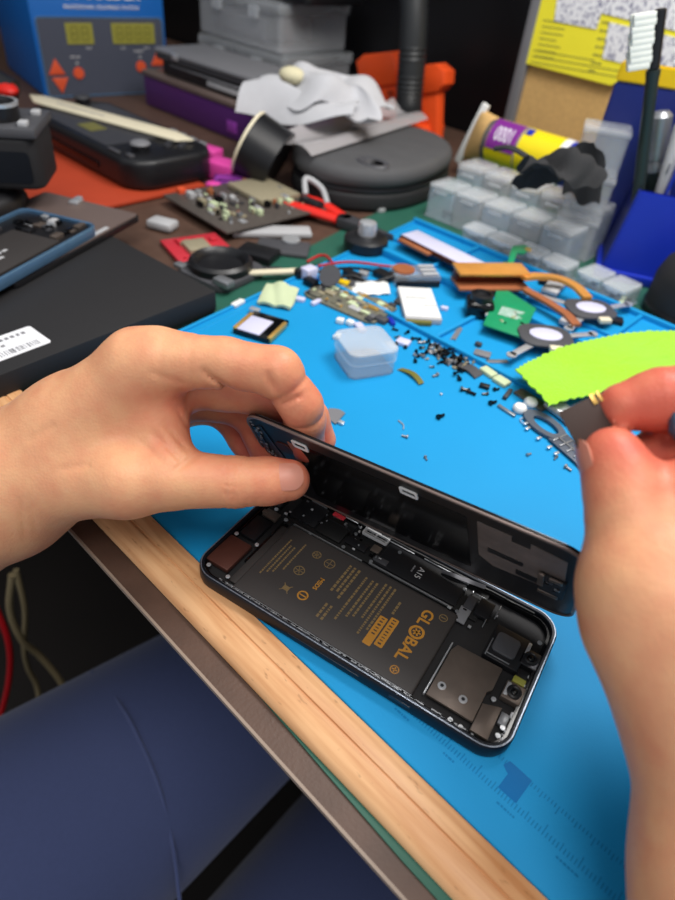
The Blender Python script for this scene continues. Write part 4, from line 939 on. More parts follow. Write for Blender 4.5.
def tl_(px, py, w_, rows, pt, h):
    x, z = wyp(px, py, by+.004); dashes(g, Matrix.Translation((x, -.0060, z)) @ Matrix.Rotation(-.04, 4, 'Y') @ Matrix.Rotation(PI/2, 4, 'X'), w_, rows, pt, h, th=.0003, mn=.8, mx=3)
tl_(546, 20, .035, 7, .0062, .0016); tl_(536, 50, .13, 3, .0062, .0014); tl_(604, 22, .012, 7, .008, .0022)
obj('printed_lines', g, 'ink_faint', ys, smooth=False)

# --- clear compartment strips
def strip_box(x0, y0, n, cw_, cd, ch, rz, label, z=BENCH):
    r = thing('compartment_box', label, 'storage box', (x0, y0, z), rz)
    g = nb(); box(g, (n*cw_/2, cd/2, .001), (n*cw_, cd, .002), .0005); obj('floor_plate', g, 'clear_plastic', r)
    for k in range(n):
        cx = (k+.5)*cw_
        g = nb(); ring(g, rrect(cw_-.0012, cd, .003, 3, cx, cd/2), rrect(cw_-.0036, cd-.0024, .002, 3, cx, cd/2), .001, ch*.86); c = obj('compartment', g, 'clear_milky' if k % 2 else 'clear_plastic', r)
        g = nb(); prism(g, rrect(cw_-.0022, cd+.003, .004, 3, cx, cd/2-.001), ch*.86, ch, .0025); obj('lid', g, 'clear_lid', c)
        g = nb(); box(g, (cx, -.0012, ch*.80), (cw_*.45, .003, .003), .0006); obj('lid_tab', g, 'clear_lid', c)
        if k % 2 == 0 or n < 5:
            g = nb()
            for i in range(5): box(g, (cx+random.uniform(-.006, .006), cd/2+random.uniform(-.008, .008), .003+random.uniform(0, .002)), (random.uniform(.004, .01), random.uniform(.002, .006), .002), .0004)
            obj('contents', g, 'dark_grey', c)
    return r
strip_box(-.395, .462, 5, .0335, .034, .036, .01, 'long clear compartment box with five lids just behind the mat')
strip_box(-.392, .503, 5, .0335, .034, .050, .01, 'taller clear compartment box behind the five lidded one')
strip_box(-.330, .4365, 4, .0300, .0225, .0165, -.01, 'low clear compartment strip directly along the far edge of the mat')
strip_box(-.2060, .438, 2, .0260, .028, .018, -.12, 'short clear two lidded box in front of the blue pen holder')

# --- yellow tube on the boxes
ta = D(487, 139, .760); tb_ = D(581, 169, .705)
ax = (tb_-ta); L = ax.length; ax.normalize(); up = Vector((0, 0, 1)); sd = ax.cross(up).normalized(); up = sd.cross(ax)
TM = Matrix(((ax.x, -sd.x, up.x, ta.x), (ax.y, -sd.y, up.y, ta.y), (ax.z, -sd.z, up.z, ta.z), (0, 0, 0, 1)))
gl = thing('glue_tube', 'yellow tube with a purple label and blue cap lying on the clear boxes', 'tube', mtx=TM)
R = .0245
flat_lean = .6
def tube_body(x0, x1, mt, name, r=R, flat0=None, parent=gl, n=14, label=None):
    t = nb(); rows = []
    for i in range(n+1):
        u = i/n; x = x0+(x1-x0)*u
        f_ = 1 if flat0 is None else flat0+(1-flat0)*min(1, u*1.0)**.8
        rows.append([t.verts.new((x+(1-f_)*r*.55*math.sin(a)*flat_lean, r*f_*math.cos(a), r*(1+.28*(1-f_))*math.sin(a))) for a in [2*PI*k/28 for k in range(28)]])
    for p_, q_ in zip(rows[:-1], rows[1:]):
        for i in range(28): t.faces.new((p_[i], p_[(i+1) % 28], q_[(i+1) % 28], q_[i]))
    t.faces.new(rows[0][::-1]); t.faces.new(rows[-1]); bmesh.ops.recalc_face_normals(t, faces=list(t.faces)); return obj(name, t, mt, parent, label=label)
tube_body(.010, L*.86, 'yellow_plastic', 'tube_body'); tube_body(-.022, .010, 'cork', 'tube_tail', flat0=.12)
tube_body(.006, .011, 'dark_grey', 'seam_ring', R*1.01); tube_body(L*.40, L*.415, 'ink_grey', 'seam_ring', R*1.005)
g = nb(); box(g, (0, 0, 0), (.009, .006, R*3.0), .001, mtx=T((-.022, 0, 0), ry=.30)); obj('crimp', g, 'white_plastic', gl, label='white crimped end')
tube_body(L*.80, L*.87, 'white_plastic', 'collar', R*1.01); tube_body(L*.865, L*1.06, 'blue_plastic', 'cap', R*.96)
def curved_patch(x0, x1, a0, a1, r, mt, name, parent=gl):
    t = nb(); n = 12; rows = [[t.verts.new((x, -r*math.sin(a0+(a1-a0)*k/n), r*math.cos(a0+(a1-a0)*k/n))) for k in range(n+1)] for x in (x0, x1)]
    for k in range(n): t.faces.new((rows[0][k], rows[1][k], rows[1][k+1], rows[0][k+1]))
    t.normal_update(); bmesh.ops.solidify(t, geom=list(t.faces), thickness=.0006); bmesh.ops.recalc_face_normals(t, faces=list(t.faces)); return obj(name, t, mt, parent)
pl_ = curved_patch(.012, L*.40, .10, 1.62, R+.0006, 'purple_label', 'purple_label')
bm = text_bm('1000', .0185, .0003, bold=.0001)
for k in range(-12, 13): bmesh.ops.bisect_plane(bm, geom=list(bm.verts)+list(bm.edges)+list(bm.faces), plane_co=(0, k*.0008, 0), plane_no=(0, 1, 0))
lw = L*.385-.016
for v_ in bm.verts:                       # wrap the lettering round the tube, read from the far side
    x, y, z = v_.co; xx = .016+lw/2-x*(lw*.94/.045); a = .88+y/R*1.25; rr = R+.0009+max(0, z)
    v_.co = Vector((xx, -rr*math.sin(a), rr*math.cos(a)))
bmesh.ops.recalc_face_normals(bm, faces=list(bm.faces)); obj('label_lettering', bm, 'paper_white', pl_, smooth=False)
curved_patch(L*.43, L*.50, .2, .6, R+.0006, 'blue_plastic', 'blue_badge')
# --- blue pen holder with pens
hp0 = P(596, 276, BENCH); hp1 = P(642, 286, BENCH); hh = heading(hp0, hp1)
pc = thing('pen_holder', 'tall blue plastic pen holder with a yellow top band', 'pen holder', (hp0.x, hp0.y, BENCH), hh)
PWD, PDP = .10, .07
def taper(x0, x1, y0, y1, z0, X0, X1, Y0, Y1, Z1):
    t = nb(); a = [t.verts.new(p) for p in ((x0, y0, z0), (x1, y0, z0), (x1, y1, z0), (x0, y1, z0))]; b_ = [t.verts.new(p) for p in ((X0, Y0, Z1), (X1, Y0, Z1), (X1, Y1, Z1), (X0, Y1, Z1))]
    t.faces.new(a[::-1]); t.faces.new(b_)
    for i in range(4): t.faces.new((a[i], a[(i+1) % 4], b_[(i+1) % 4], b_[i]))
    bmesh.ops.bevel(t, geom=list(t.edges), offset=.0015, segments=2, affect='EDGES'); bmesh.ops.recalc_face_normals(t, faces=list(t.faces)); return t
g = nb(); prism(g, [(-.003, -.003), (PWD, -.003), (PWD, PDP), (-.002, PDP)], 0, .009, .0015); obj('foot', g, 'blue_plastic', pc)
obj('front_wall', taper(.002, PWD, .002, .005, .008, .010, PWD, .008, .011, .079), 'blue_plastic', pc)
obj('side_wall', taper(.002, .005, .002, PDP-.004, .008, .010, .013, .008, PDP-.004, .079), 'blue_deep', pc)
obj('side_wall', taper(PWD-.003, PWD, .002, PDP, .008, PWD-.003, PWD, .008, PDP-.004, .12), 'blue_plastic', pc)
g = nb(); cyl(g, (.05, .0098, .080), .006, .004, 16, rot=Matrix.Rotation(PI/2, 4, 'X')); obj('front_lip', g, 'blue_plastic', pc)
obj('back_wall', taper(-.037, PWD, PDP-.004, PDP, .008, -.0355, PWD, PDP-.004, PDP, .148), 'blue_deep', pc)
obj('back_band', taper(-.0357, .016, PDP-.0046, PDP+.0006, .148, -.0352, .014, PDP-.0046, PDP+.0006, .164), 'yellow_band', pc, label='yellow band along the top')
obj('divider', taper(.028, .031, .01, PDP-.008, .01, .034, .036, .012, PDP-.008, .13), 'blue_plastic', pc)
bpy.context.view_layer.update()
def pen_axis(p0, p1): return (p0, p1)
def local_tube(a, b_, prof, mt, name, parent, seg=14):
    d = (b_-a); L_ = d.length; rot = d.to_track_quat('Z', 'Y').to_matrix().to_4x4(); g = nb(); lathe(g, [(r, z*L_) for z, r in prof], seg, mtx=Matrix.Translation(a-Vector(parent.location)) @ rot); return obj(name, g, mt, parent)
dd = .585
HM = pc.matrix_world.copy()
def pen(name, label, cat, lo, hi, parts):
    a = HM @ Vector(lo); b_ = HM @ Vector(hi); r = thing(name, label, cat, tuple(a))
    for nm, mt, prof in parts: local_tube(a, b_, prof, mt, nm, r)
    return r, a, b_
br, a, b_ = pen('brush', 'black handled brush with white bristles standing tallest in the blue holder', 'brush', (.027, .022, .011), (-.0222, .022, .2056), [('handle', 'pen_green_black', [(0, .003), (.1, .0052), (.76, .0052), (.78, .0058), (.795, .0058)]), ('brush_head', 'black_plastic', [(.795, .0036), (.80, .0046), (.995, .0046), (1, .003)])])
u_ = (b_-a).normalized(); side = -Vector(tuple(CR)); side = (side-u_*side.dot(u_)).normalized(); nn = u_.cross(side)
g = nb(); t = b_-u_*.020-Vector(br.location)
MM = Matrix(((side.x, u_.x, nn.x, t.x), (side.y, u_.y, nn.y, t.y), (side.z, u_.z, nn.z, t.z), (0, 0, 0, 1)))
for i in range(9):
    for j in range(3): box(g, (.012+.0006*((i*7+j) % 3), -.017+i*.0042, (j-1)*.0026), (.017, .0046, .0030), .0004, mtx=MM)
obj('bristles', g, 'bristle_white', br, label='white bristles')
pen('marker', 'dark metallic marker with a ridged silver end in the blue holder', 'marker', (.041, .047, .011), (.0085, .047, .134), [('barrel', 'pen_green_black', [(0, .006), (.1, .0078), (.62, .0078)]), ('grip_ring', 'steel', [(.62, .0086), (.66, .0088), (.70, .0078)]), ('cap', 'steel', [(.70, .0088), (.74, .0092), (.80, .0086), (.84, .0094), (.97, .0094), (1, .006)])])
r, a, b_ = pen('pen', 'pale grey pen with a small printed square leaning in the blue holder', 'pen', (.037, .028, .011), (.0250, .028, .1345), [('barrel', 'pale_grey', [(0, .004), (.1, .0062), (.95, .0062), (1, .004)])])
g = nb(); m3 = a.lerp(b_, .68)-a+(Vector(CO)-a).normalized()*.0062; box(g, tuple(m3), (.0015, .004, .008), .0002); obj('printed_square', g, 'ink_grey', r)
# --- little clear boxes stacked in front of the pen holder
for k, nm in enumerate(('lowest', 'middle', 'topmost')):
    r = thing('clear_cube_box', nm+' clear cube box in the stack between the tube and the blue holder', 'storage box', (0, 0, 0), 0)
    r.location = HM @ Vector((-.030+.001*(k % 2), .045, .0392*k)); r.rotation_euler = (0, 0, hh+.02*(k-1))
    g = nb(); ring(g, rrect(.040, .036, .003, 3), rrect(.0375, .0335, .002, 3), 0, .033); obj('cup', g, 'clear_milky', r)
    g = nb(); prism(g, rrect(.0375, .0335, .002, 3), 0, .0015); obj('cup_floor', g, 'clear_milky', r)
    g = nb(); prism(g, rrect(.0415, .0375, .003, 3), .033, .0385, .0015); obj('lid', g, 'clear_lid', r)

# black crumpled cloth beside the tube
k0 = D(556, 182, (Vector(pc.location)+Vector((0, .03, .06))-Vector(CO)).dot(Vector(CF))-.035)
def crump(u, v):
    x = (u-.5)*.064; y = (v-.5)*.048
    return Vector((x+.004*math.sin(v*11), y+.004*math.sin(u*9), .014-.020*abs(u-.55)+.007*math.sin(u*7+v*9)+.012*math.sin(v*4)-.018*v*(1-u)+.003*abs(math.sin(u*13-v*8))))
g = nb(); sheet(g, crump, 22, 18, .0012); bk = obj('black_pouch', g, 'black_cloth'); bk.location = (k0.x, k0.y, k0.z); bk.rotation_euler = (0, .1, .45); tag(bk, 'crumpled black cloth pouch in front of the yellow tube', 'pouch')
g = nb()
def fin(u, v): return Vector((.012+.034*u-.01*v, .040+.004*math.sin(u*6), -.02+.052*v*(1-.7*abs(u-.5))+.004*math.sin(u*9)))
sheet(g, fin, 10, 10, .0012); obj('upright_fold', g, 'black_cloth', bk)
g = nb(); tube(g, [(-.030, -.006, .014), (-.046, -.006, .017), (-.058, -.002, .012)], .003, 8, 6, flat=(1.6, .7)); obj('strap', g, 'black_cloth', bk)

# black dome at the right edge
q = P(684, 322, BENCH)
dm = thing('black_dome', 'large black rounded dome at the right edge beside the blue holder', 'dome', (q.x, q.y+.012, BENCH))
g = nb(); lathe(g, [(.036, 0), (.040, .003), (.040, .032), (.036, .045), (.026, .053), (.008, .056)], 32); obj('body', g, 'black_matte', dm)
g = nb(); lathe(g, [(.0405, .006), (.0412, .008), (.0405, .010)], 32); obj('groove_ring', g, 'black_plastic', dm)

# --- cables under the bench
for pts, r_, mt, lb_ in (([(-12, 590), (8, 640), (9, 680), (-2, 725)], .0034, 'red_wire', 'red cable hanging in the dark under the bench'), ([(12, 575), (10, 610), (22, 640), (40, 656), (62, 684), (75, 720)], .0036, 'cream_wire', 'dull cream cable hanging under the bench, crossing another'), ([(16, 570), (25, 610), (24, 645), (28, 668), (38, 690), (40, 730)], .0032, 'cream_wire', 'straighter dull cream cable crossing behind the first one')):
    p = [D(a, b_, .60+.03*i+(0 if r_ > .0035 else .03 if r_ > .0033 else .06)) for i, (a, b_) in enumerate(pts)]; g = nb(); tube(g, p, r_, 10, 8); tag(obj('cable', g, mt, loc=tuple(p[-1])), lb_, 'cable')
# ================================================================== PARTS ON THE MAT
def put(o, px, py, z=0., rz=0., dz=0.):
    q = P(px, py, z); o.location = (q.x, q.y, z+dz); o.rotation_euler = (0, 0, rz); return o
def quadframe(a, b_, c, z):     # near-left, near-right, far-right pixels -> loc, heading, width, depth
    A, B, C_ = P(*a, z), P(*b_, z), P(*c, z); return A, heading(A, B), (B-A).length, (C_-B).length
def circuit(name, label, cat, a, b_, c, z, base, comps, seed, n, th=.0012, hmax=.003, parts=(), outline=None, dz=0):
    rr = random.Random(seed); A, h, w_, d_ = quadframe(a, b_, c, z+dz)
    r = thing(name, label, cat, (A.x, A.y, z), h)
    g = nb()
    if outline: prism(g, [(x*w_, y*d_) for x, y in outline], 0, th, .0002)
    else: box(g, (w_/2, d_/2, th/2), (w_, d_, th), .0003)
    obj('board', g, base, r)
    for i in range(n):
        s = rr.choice([(.009, .006), (.0022, .0014), (.004, .003), (.006, .005), (.008, .0035), (.0015, .003)]); x, y = rr.uniform(.07, .93)*w_, rr.uniform(.10, .90)*d_
        g = nb(); hh_ = rr.uniform(.0006, hmax); box(g, (x, y, th+hh_/2-.0001), (min(s[0], w_*.3), min(s[1], d_*.3), hh_), .0002); obj('chip', g, rr.choice(comps), r)
    return r, w_, d_
# big dark circuit board left of the mat
r, w_, d_ = circuit('circuit_board', 'large dark circuit board crowded with parts on the brown bench', 'circuit board', (163, 196), (227, 234), (295, 196), BENCH, 'board_dark', ['chip_tan', 'pale_grey', 'black_gloss', 'steel', 'copper_dull', 'charcoal', 'pale_grey', 'charcoal', 'pale_green_foam', 'silver'], 3, 92, .002, .006, dz=.008)
r.location.z = BENCH+.0072
g = nb(); box(g, (w_*.2, d_*.3, -.0037), (w_*.16, d_*.3, .0068), .001); box(g, (w_*.8, d_*.7, -.0037), (w_*.16, d_*.3, .0068), .001); obj('spacer', g, 'black_plastic', r)
g = nb(); box(g, (w_*.40, d_*.72, .005), (w_*.55, d_*.38, .005), .0006); obj('shield_can', g, 'chip_tan', r, label='dull grey shield can')
g = nb(); box(g, (.003, d_*.15, .004), (.008, .008, .006), .001); obj('amber_part', g, 'button_orange', r)
g = nb(); tube(g, [(w_*.7, d_*.95, .006), (w_*.6, d_*1.02, .018), (w_*.75, d_*1.08, .012), (w_*.95, d_*1.0, .004)], .003, 10, 6); obj('white_wire', g, 'pale_grey', r, label='pale wire loop')
# red module
r, w_, d_ = circuit('sensor_module', 'small red module with a grey metal block beside the round lens ring', 'module', (160, 240), (181, 263), (204, 240), BENCH, 'board_red', ['board_red', 'pale_grey', 'chip_tan'], 5, 8, .004, .003, dz=.004)
g = nb(); box(g, (w_*.55, d_*.45, .006), (w_*.45, d_*.4, .005), .001); obj('metal_block', g, 'chip_tan', r)
o = nb(); box(o, (0, 0, .004), (.026, .018, .008), .003); tag(put(obj('white_block', o, 'pale_grey'), 163, 228, BENCH, .4), 'pale grey plastic block behind the red module', 'plastic piece')
# lens ring
q = P(221, 270, BENCH+.004); lr = thing('lens_ring', 'black round lens ring on a grey square plate beside the flat box', 'lens ring', (q.x, q.y, BENCH), .15)
g = nb(); prism(g, rrect(.056, .058, .012, 6), 0, .007, .0015); obj('plate', g, 'dark_grey', lr)
g = nb(); lathe(g, [(.0265, .007), (.0265, .0125), (.0235, .0150), (.0200, .0125), (.0185, .0085), (.004, .0080)], 36); obj('ring', g, 'black_plastic', lr)
g = nb(); box(g, (.024, -.022, .009), (.016, .010, .006), .0015); box(g, (-.022, -.024, .008), (.010, .008, .004), .001); obj('bracket', g, 'steel', lr)
# grey plates
for (px, py, w_, d_, h_, rz, mt, nm, lb_) in ((272, 234, .075, .020, .005, .95, 'pale_grey', 'metal_plate', 'pale grey slanted plate below the large dark circuit board'), (258, 258, .034, .024, .008, .4, 'black_plastic', 'plastic_cover', 'small black plastic cover between the lens ring and the coin'),
        (283, 250, .048, .030, .004, .7, 'dark_grey', 'metal_plate', 'dark grey plate under the shiny round coin'), (282, 279, .062, .007, .003, 1.05, 'cream_plastic', 'wooden_stick', 'thin tan stick lying across the left edge of the mat'), (252, 272, .05, .012, .003, .9, 'charcoal', 'metal_strip', 'dark strip lying behind the thin tan stick')):
    g = nb(); box(g, (0, 0, h_/2), (w_, d_, h_), min(.0015, h_*.3)); tag(put(obj(nm, g, mt), px, py, BENCH, rz), lb_, 'plate' if 'plate' in nm else ('stick' if 'stick' in nm else 'part'))
bpy.data.objects['wooden_stick'].location.z = .0002
g = nb(); cyl(g, (0, 0, .001), .0085, .002, 28, bev=.0004); tag(put(obj('coin_cell', g, 'silver'), 291, 245, BENCH, 0, .0042), 'shiny round coin cell on the dark grey plate', 'battery')
# pliers
a = P(296, 200, .003); b_ = P(393, 238, .003); h = heading(a, b_); L = (b_-a).length
pr = thing('pliers', 'red handled pliers with dark jaws lying behind the mat corner', 'pliers', (a.x, a.y, BENCH), h)
for s in (-1, 1):
    g = nb(); tube(g, [(0, s*.014, .006), (L*.22, s*.012, .008), (L*.48, s*.005, .007)], lambda t: .0062-.001*t, 12, 6, flat=(1.1, .8)); hd_ = obj('handle', g, 'red_plastic', pr)
g = nb(); box(g, (L*.17, 0, .010), (L*.22, .012, .010), .003); obj('handle_band', g, 'black_plastic', pr)
g = nb(); cyl(g, (L*.52, 0, .006), .008, .010, 20, bev=.001); obj('pivot', g, 'dark_steel', pr)
g = nb(); prism(g, [(L*.50, .009), (L*.62, .008), (L*1.0, .001), (L*1.0, -.001), (L*.62, -.008), (L*.50, -.009)], .001, .011, .0015); obj('jaws', g, 'charcoal', pr)
for x in (.40, .60):
    g = nb(); cyl(g, (0, 0, .003), .006, .006, 14, bev=.001); o = put(obj('plastic_stopper', g, 'pale_grey'), 362+30*x, 205+10*x, BENCH, 0); tag(o, ('pale round cap behind the pliers, nearer the red handle' if x < .5 else 'pale round cap behind the pliers, further from the red handle'), 'cap')
# spool with metal cap
q = P(366, 256, .0); so = thing('spool', 'black round spool with a shiny metal cap at the mat corner', 'spool', (q.x-.012, q.y+.012, .0))
g = nb(); lathe(g, [(.018, 0), (.0205, .002), (.0205, .010), (.016, .013), (.010, .0135)], 28); obj('base', g, 'black_plastic', so)
g = nb(); lathe(g, [(.0085, .0130), (.0085, .022), (.0078, .0245), (.004, .026)], 20); obj('metal_cap', g, 'silver', so)
# wires and little assembly
wa = thing('wire_bundle', 'thin red and black wires with a blue white plug behind the grey board', 'wires', tuple(P(345, 268, .0)))
bo = Vector(wa.location)
for pts, mt in (([(318, 266), (350, 262), (385, 266), (412, 268)], 'red_wire'), ([(316, 272), (350, 268), (380, 272), (410, 272)], 'black_gloss'), ([(330, 280), (352, 276), (372, 282), (395, 276)], 'black_plastic'), ([(307, 262), (318, 256), (326, 256), (332, 262)], 'red_wire')):
    g = nb(); tube(g, [P(a, b_, .003+.003*(i % 2))-bo for i, (a, b_) in enumerate(pts)], .0012, 8, 6); obj('wire', g, mt, wa)
for px, py, w_, d_, h_, mt in ((309, 274, .010, .012, .010, 'lavender_white'), (311, 281, .012, .008, .006, 'frame_navy'), (303, 272, .006, .016, .008, 'black_plastic'), (352, 274, .016, .008, .006, 'black_plastic'), (384, 274, .018, .010, .006, 'black_plastic')):
    q = P(px, py, .004)-bo; g = nb(); box(g, (q.x, q.y, h_/2), (w_, d_, h_), .001); obj('plug', g, mt, wa)
# grey circuit board on the mat
circuit('circuit_board', 'grey green phone circuit board lying on the mat behind the clear box', 'circuit board', (301, 293), (372, 324), (387, 302), .0, 'board_grey', ['chip_tan', 'chip_tan', 'pale_grey', 'board_grey', 'charcoal', 'steel', 'gold', 'pale_green_foam'], 11, 70, .0018, .0022, outline=[(0, .1), (.08, 0), (.92, 0), (1, .1), (1, .9), (.70, 1), (.62, .92), (.4, .92), (.3, 1.05), (0, 1)], dz=.002)
def disc(px, py, r_, h_, mt, name, label, cat, z=.0, tilt=0, rz=0):
    g = nb(); cyl(g, (0, 0, h_/2), r_, h_, 24, bev=min(.0006, h_*.3)); o = put(obj(name, g, mt), px, py, z, rz); o.rotation_euler = (tilt, 0, rz); return tag(o, label, cat)
disc(330, 276, .009, .0016, 'dark_grey', 'round_magnet', 'dark grey disc leaning on the far end of the grey board', 'disc', .0118, .9, .4)
disc(357, 285, .009, .0030, 'dark_grey', 'vibration_disc', 'dark violet grey disc lying behind the grey board', 'disc', .0)
for px, py, w_, d_, h_, rz, mt, nm, lb_, cat in ((343, 285, .010, .007, .004, .3, 'yellow_band', 'amber_sticker', 'small amber yellow piece behind the grey board', 'sticker'), (363, 278, .008, .006, .006, .4, 'silver', 'metal_clip', 'shiny metal clip beside the dark violet grey disc', 'clip'),
        (381, 322, .010, .007, .004, .2, 'dark_grey', 'connector_block', 'dark grey block at the right end of the grey board', 'connector'), (391, 323, .010, .004, .003, -.5, 'blue_plastic', 'blue_chip', 'tiny deep blue strip beside the tray wall', 'chip'),
        (399, 303, .007, .009, .003, .3, 'charcoal', 'small_shield', 'tiny dark shield left of the white labelled module', 'shield')):
    g = nb(); box(g, (0, 0, h_/2), (w_, d_, h_), .0008); tag(put(obj(nm, g, mt), px, py, 0, rz), lb_, cat)
# white pouch
a, b_, c = P(350, 296, 0), P(381, 294, 0), P(376, 281, 0)
g = nb(); sheet(g, lambda u, v: Vector((.034*u+.006*v, -.003+.024*v, .0010+.0035*math.sin(u*PI)*math.sin(v*PI)+.0012*abs(math.sin(u*9+v*4)))), 20, 12, .0008); tag(put(obj('foil_pouch', g, 'white_plastic'), 350, 296, 0, heading(a, b_)), 'crumpled white foil pouch behind the grey board', 'pouch')
# speaker block
q = P(395, 288, 0); sk = thing('speaker_module', 'clear grey speaker module with a round coil on the tray wall', 'speaker', (q.x, q.y, 0), heading(P(395, 288, 0), P(430, 288, 0)))
g = nb(); box(g, (.020, .014, .0045), (.040, .024, .009), .0012); obj('body', g, 'clear_milky', sk)
g = nb(); cyl(g, (.010, .015, .0098), .0095, .0020, 26, bev=.0004); obj('coil', g, 'copper_dull', sk, label='dull pink round coil')
for k in range(3):
    g = nb(); box(g, (.031, .006+.0075*k, .0098), (.014, .004, .0018), .0005); obj('rib', g, 'pale_grey', sk)
g = nb(); box(g, (.020, .0008, .003), (.038, .002, .005), .0005); obj('base_strip', g, 'black_plastic', sk)
# white labelled module
A, h, w_, d_ = quadframe((405, 320), (442, 322), (443, 292), .003)
wm = thing('label_module', 'white labelled square module with a green edge lying in the tray', 'module', (A.x, A.y, 0), h)
g = nb(); box(g, (w_/2, d_/2, .0025), (w_, d_, .005), .0008); obj('body', g, 'pale_grey', wm)
g = nb(); box(g, (w_/2, d_/2+.001, .0052), (w_*.96, d_*.94, .0006), .0001); obj('label', g, 'white_plastic', wm)
g = nb(); box(g, (w_*.36, -.0014, .002), (w_*.70, .0035, .0034), .0005); obj('board_edge', g, 'lcd_segment', wm, label='olive green board edge')
g = nb(); box(g, (w_*.5, d_*.62, .0056), (w_*.6, .0008, .0002), mtx=T((0, 0, 0), rz=.04)); box(g, (w_*.78, d_*.40, .0056), (w_*.35, .0008, .0002)); obj('label_crease', g, 'mid_grey', wm, smooth=False)
# screen panel with the lavender face
A, h, w_, d_ = quadframe((399, 239), (474, 277), (488, 266), .0078)
lc = thing('lcd_panel', 'long lavender white screen panel with copper edge across the tray walls', 'screen', (A.x, A.y, .0074), h)
dw = .024
g = nb(); box(g, (w_/2, dw/2, .0020), (w_, dw, .0040), .0004); obj('back_frame', g, 'copper_dark', lc)
g = nb(); box(g, (w_/2, dw/2+.0006, .0044), (w_*.985, dw*.90, .0008), .0002); obj('face', g, 'lavender_white', lc)
g = nb(); box(g, (w_*.25, -.003, .002), (w_*.42, .006, .0024), .0005); obj('flex_tail', g, 'copper_dull', lc)
# heat sink with heat pipe
A = P(458, 290, .0078); B = P(528, 290, .0078); h = heading(A, B); L = (B-A).length
hk = thing('heat_sink', 'copper heat sink block with a curved copper heat pipe lying over the tray', 'heat sink', (A.x, A.y, .0080), h)
g = nb(); box(g, (L/2, .0090, .0012), (L, .024, .0024), .0003); obj('lower_plate', g, 'copper_dull', hk)
g = nb(); box(g, (L/2, .0150, .0065), (L*.98, .012, .0085), .0003)
obj('fin_block', g, 'copper_dark', hk, label='dark brown inside of the block')
g = nb(); box(g, (L/2, .0130, .0118), (L, .022, .0024), .0004); obj('top_plate', g, 'copper', hk)
inv = (Matrix.Translation(hk.location) @ Matrix.Rotation(h, 4, 'Z')).inverted()
pth = [inv @ P(a, b_, zz) for a, b_, zz in ((522, 279, .017), (540, 278, .016), (560, 281, .014), (576, 289, .012), (587, 300, .0105))]
g = nb(); strip(g, pth, .0085, .003, 8); obj('heat_pipe', g, 'copper', hk)
pth = [inv @ P(a, b_, zz) for a, b_, zz in ((524, 290, .010), (530, 294, .009), (548, 304, .0085), (566, 316, .008), (576, 327, .0078))]
g = nb(); strip(g, pth, .0075, .0024, 8); obj('heat_pipe', g, 'copper_dull', hk)
# spring plates with lilac pads
def pad_plate(px, py, rz, label):
    q = P(px, py, .0085); r = thing('cooler_plate', label, 'cooler plate', (q.x, q.y, .0082), rz)
    g = nb(); prism(g, rrect(.040, .032, .012, 7), 0, .0020, .0004); obj('plate', g, 'dark_grey', r)
    g = nb(); prism(g, [(.0125*math.cos(i*PI/12), .0090*math.sin(i*PI/12)) for i in range(24)], .0019, .0032, .0004); obj('thermal_pad', g, 'lavender_white', r, label='pale lilac oval pad')
    for a_, l_ in ((2.5, .034), (3.9, .030), (.3, .030)):
        g = nb(); box(g, (l_/2+.012, 0, -.0004), (l_, .0055, .0012), .0003, mtx=T(rz=a_)); cyl(g, (l_+.012, 0, -.0004), .0038, .0012, 16, mtx=T(rz=a_)); obj('spring_arm', g, 'silver', r)
    g = nb(); box(g, (.004, -.018, .001), (.010, .006, .004), .001); obj('foot', g, 'cream_plastic', r)
    return r
pad_plate(590, 310, .9, 'grey cooler plate with lilac pad at the end of the upper heat pipe')
pad_plate(545, 337, .75, 'grey cooler plate with lilac pad just behind the lime cloth')
for i, (px, py, w_, d_, rz, mt, lb_) in enumerate(((553, 292, .014, .034, .2, 'pale_grey', 'pale metal bracket arm between the two copper pipes'), (568, 322, .007, .034, .15, 'pale_grey', 'narrow pale metal arm beside the lower copper pipe'), (546, 284, .014, .010, .5, 'frame_navy', 'small dark component under the upper copper pipe'), (612, 322, .016, .010, .5, 'black_plastic', 'black clip to the right of the grey cooler plates'), (620, 305, .004, .026, .2, 'pale_green_foam', 'thin pale bracket at the far right of the tray'))):
    g = nb(); box(g, (0, 0, .002), (w_, d_, .004), .0008); o = put(obj('metal_bracket', g, mt), px, py, 0, rz); o.location.z = .004 if i in (0, 1) else .0; tag(o, lb_, 'bracket')
# green board with its antenna arm
A, h, w_, d_ = quadframe((483, 325), (524, 339), (535, 308), .002)
gb = thing('green_board', 'bright green circuit board with an upright antenna arm in the tray', 'circuit board', (A.x, A.y, .0072), h)
iv = (Matrix.Translation(gb.location) @ Matrix.Rotation(h, 4, 'Z')).inverted()
g = nb(); pts = [iv @ P(a, b_, .0080) for a, b_ in ((483, 325), (522, 338), (536, 309), (506, 290), (512, 262), (503, 262), (494, 300))]; prism(g, [(p.x, p.y) for p in pts], 0, .0014, .0002); obj('board', g, 'board_green', gb)
g = nb(); pts = [iv @ P(a, b_, .0175) for a, b_ in ((507, 264), (512, 247), (524, 245), (531, 249), (524, 254), (517, 253), (513, 265))]; prism(g, [(p.x, p.y) for p in pts], .0095, .0110, .0002); obj('antenna_arm', g, 'board_green', gb)
q = iv @ P(528, 250, .0180); g = nb(); cyl(g, (q.x, q.y, .0110), .0030, .0012, 14); obj('antenna_ring', g, 'gold', gb)
q = iv @ P(490, 313, .005); g = nb(); cyl(g, (q.x, q.y, .0016), .0028, .0010, 14); obj('solder_pad', g, 'gold', gb)
g = nb(); q = iv @ P(501, 311, .005); dashes(g, T((q.x, q.y, .0014), rz=.1), .020, 6, .0026, .0012, th=.0002); obj('white_print', g, 'paper_white', gb, smooth=False)
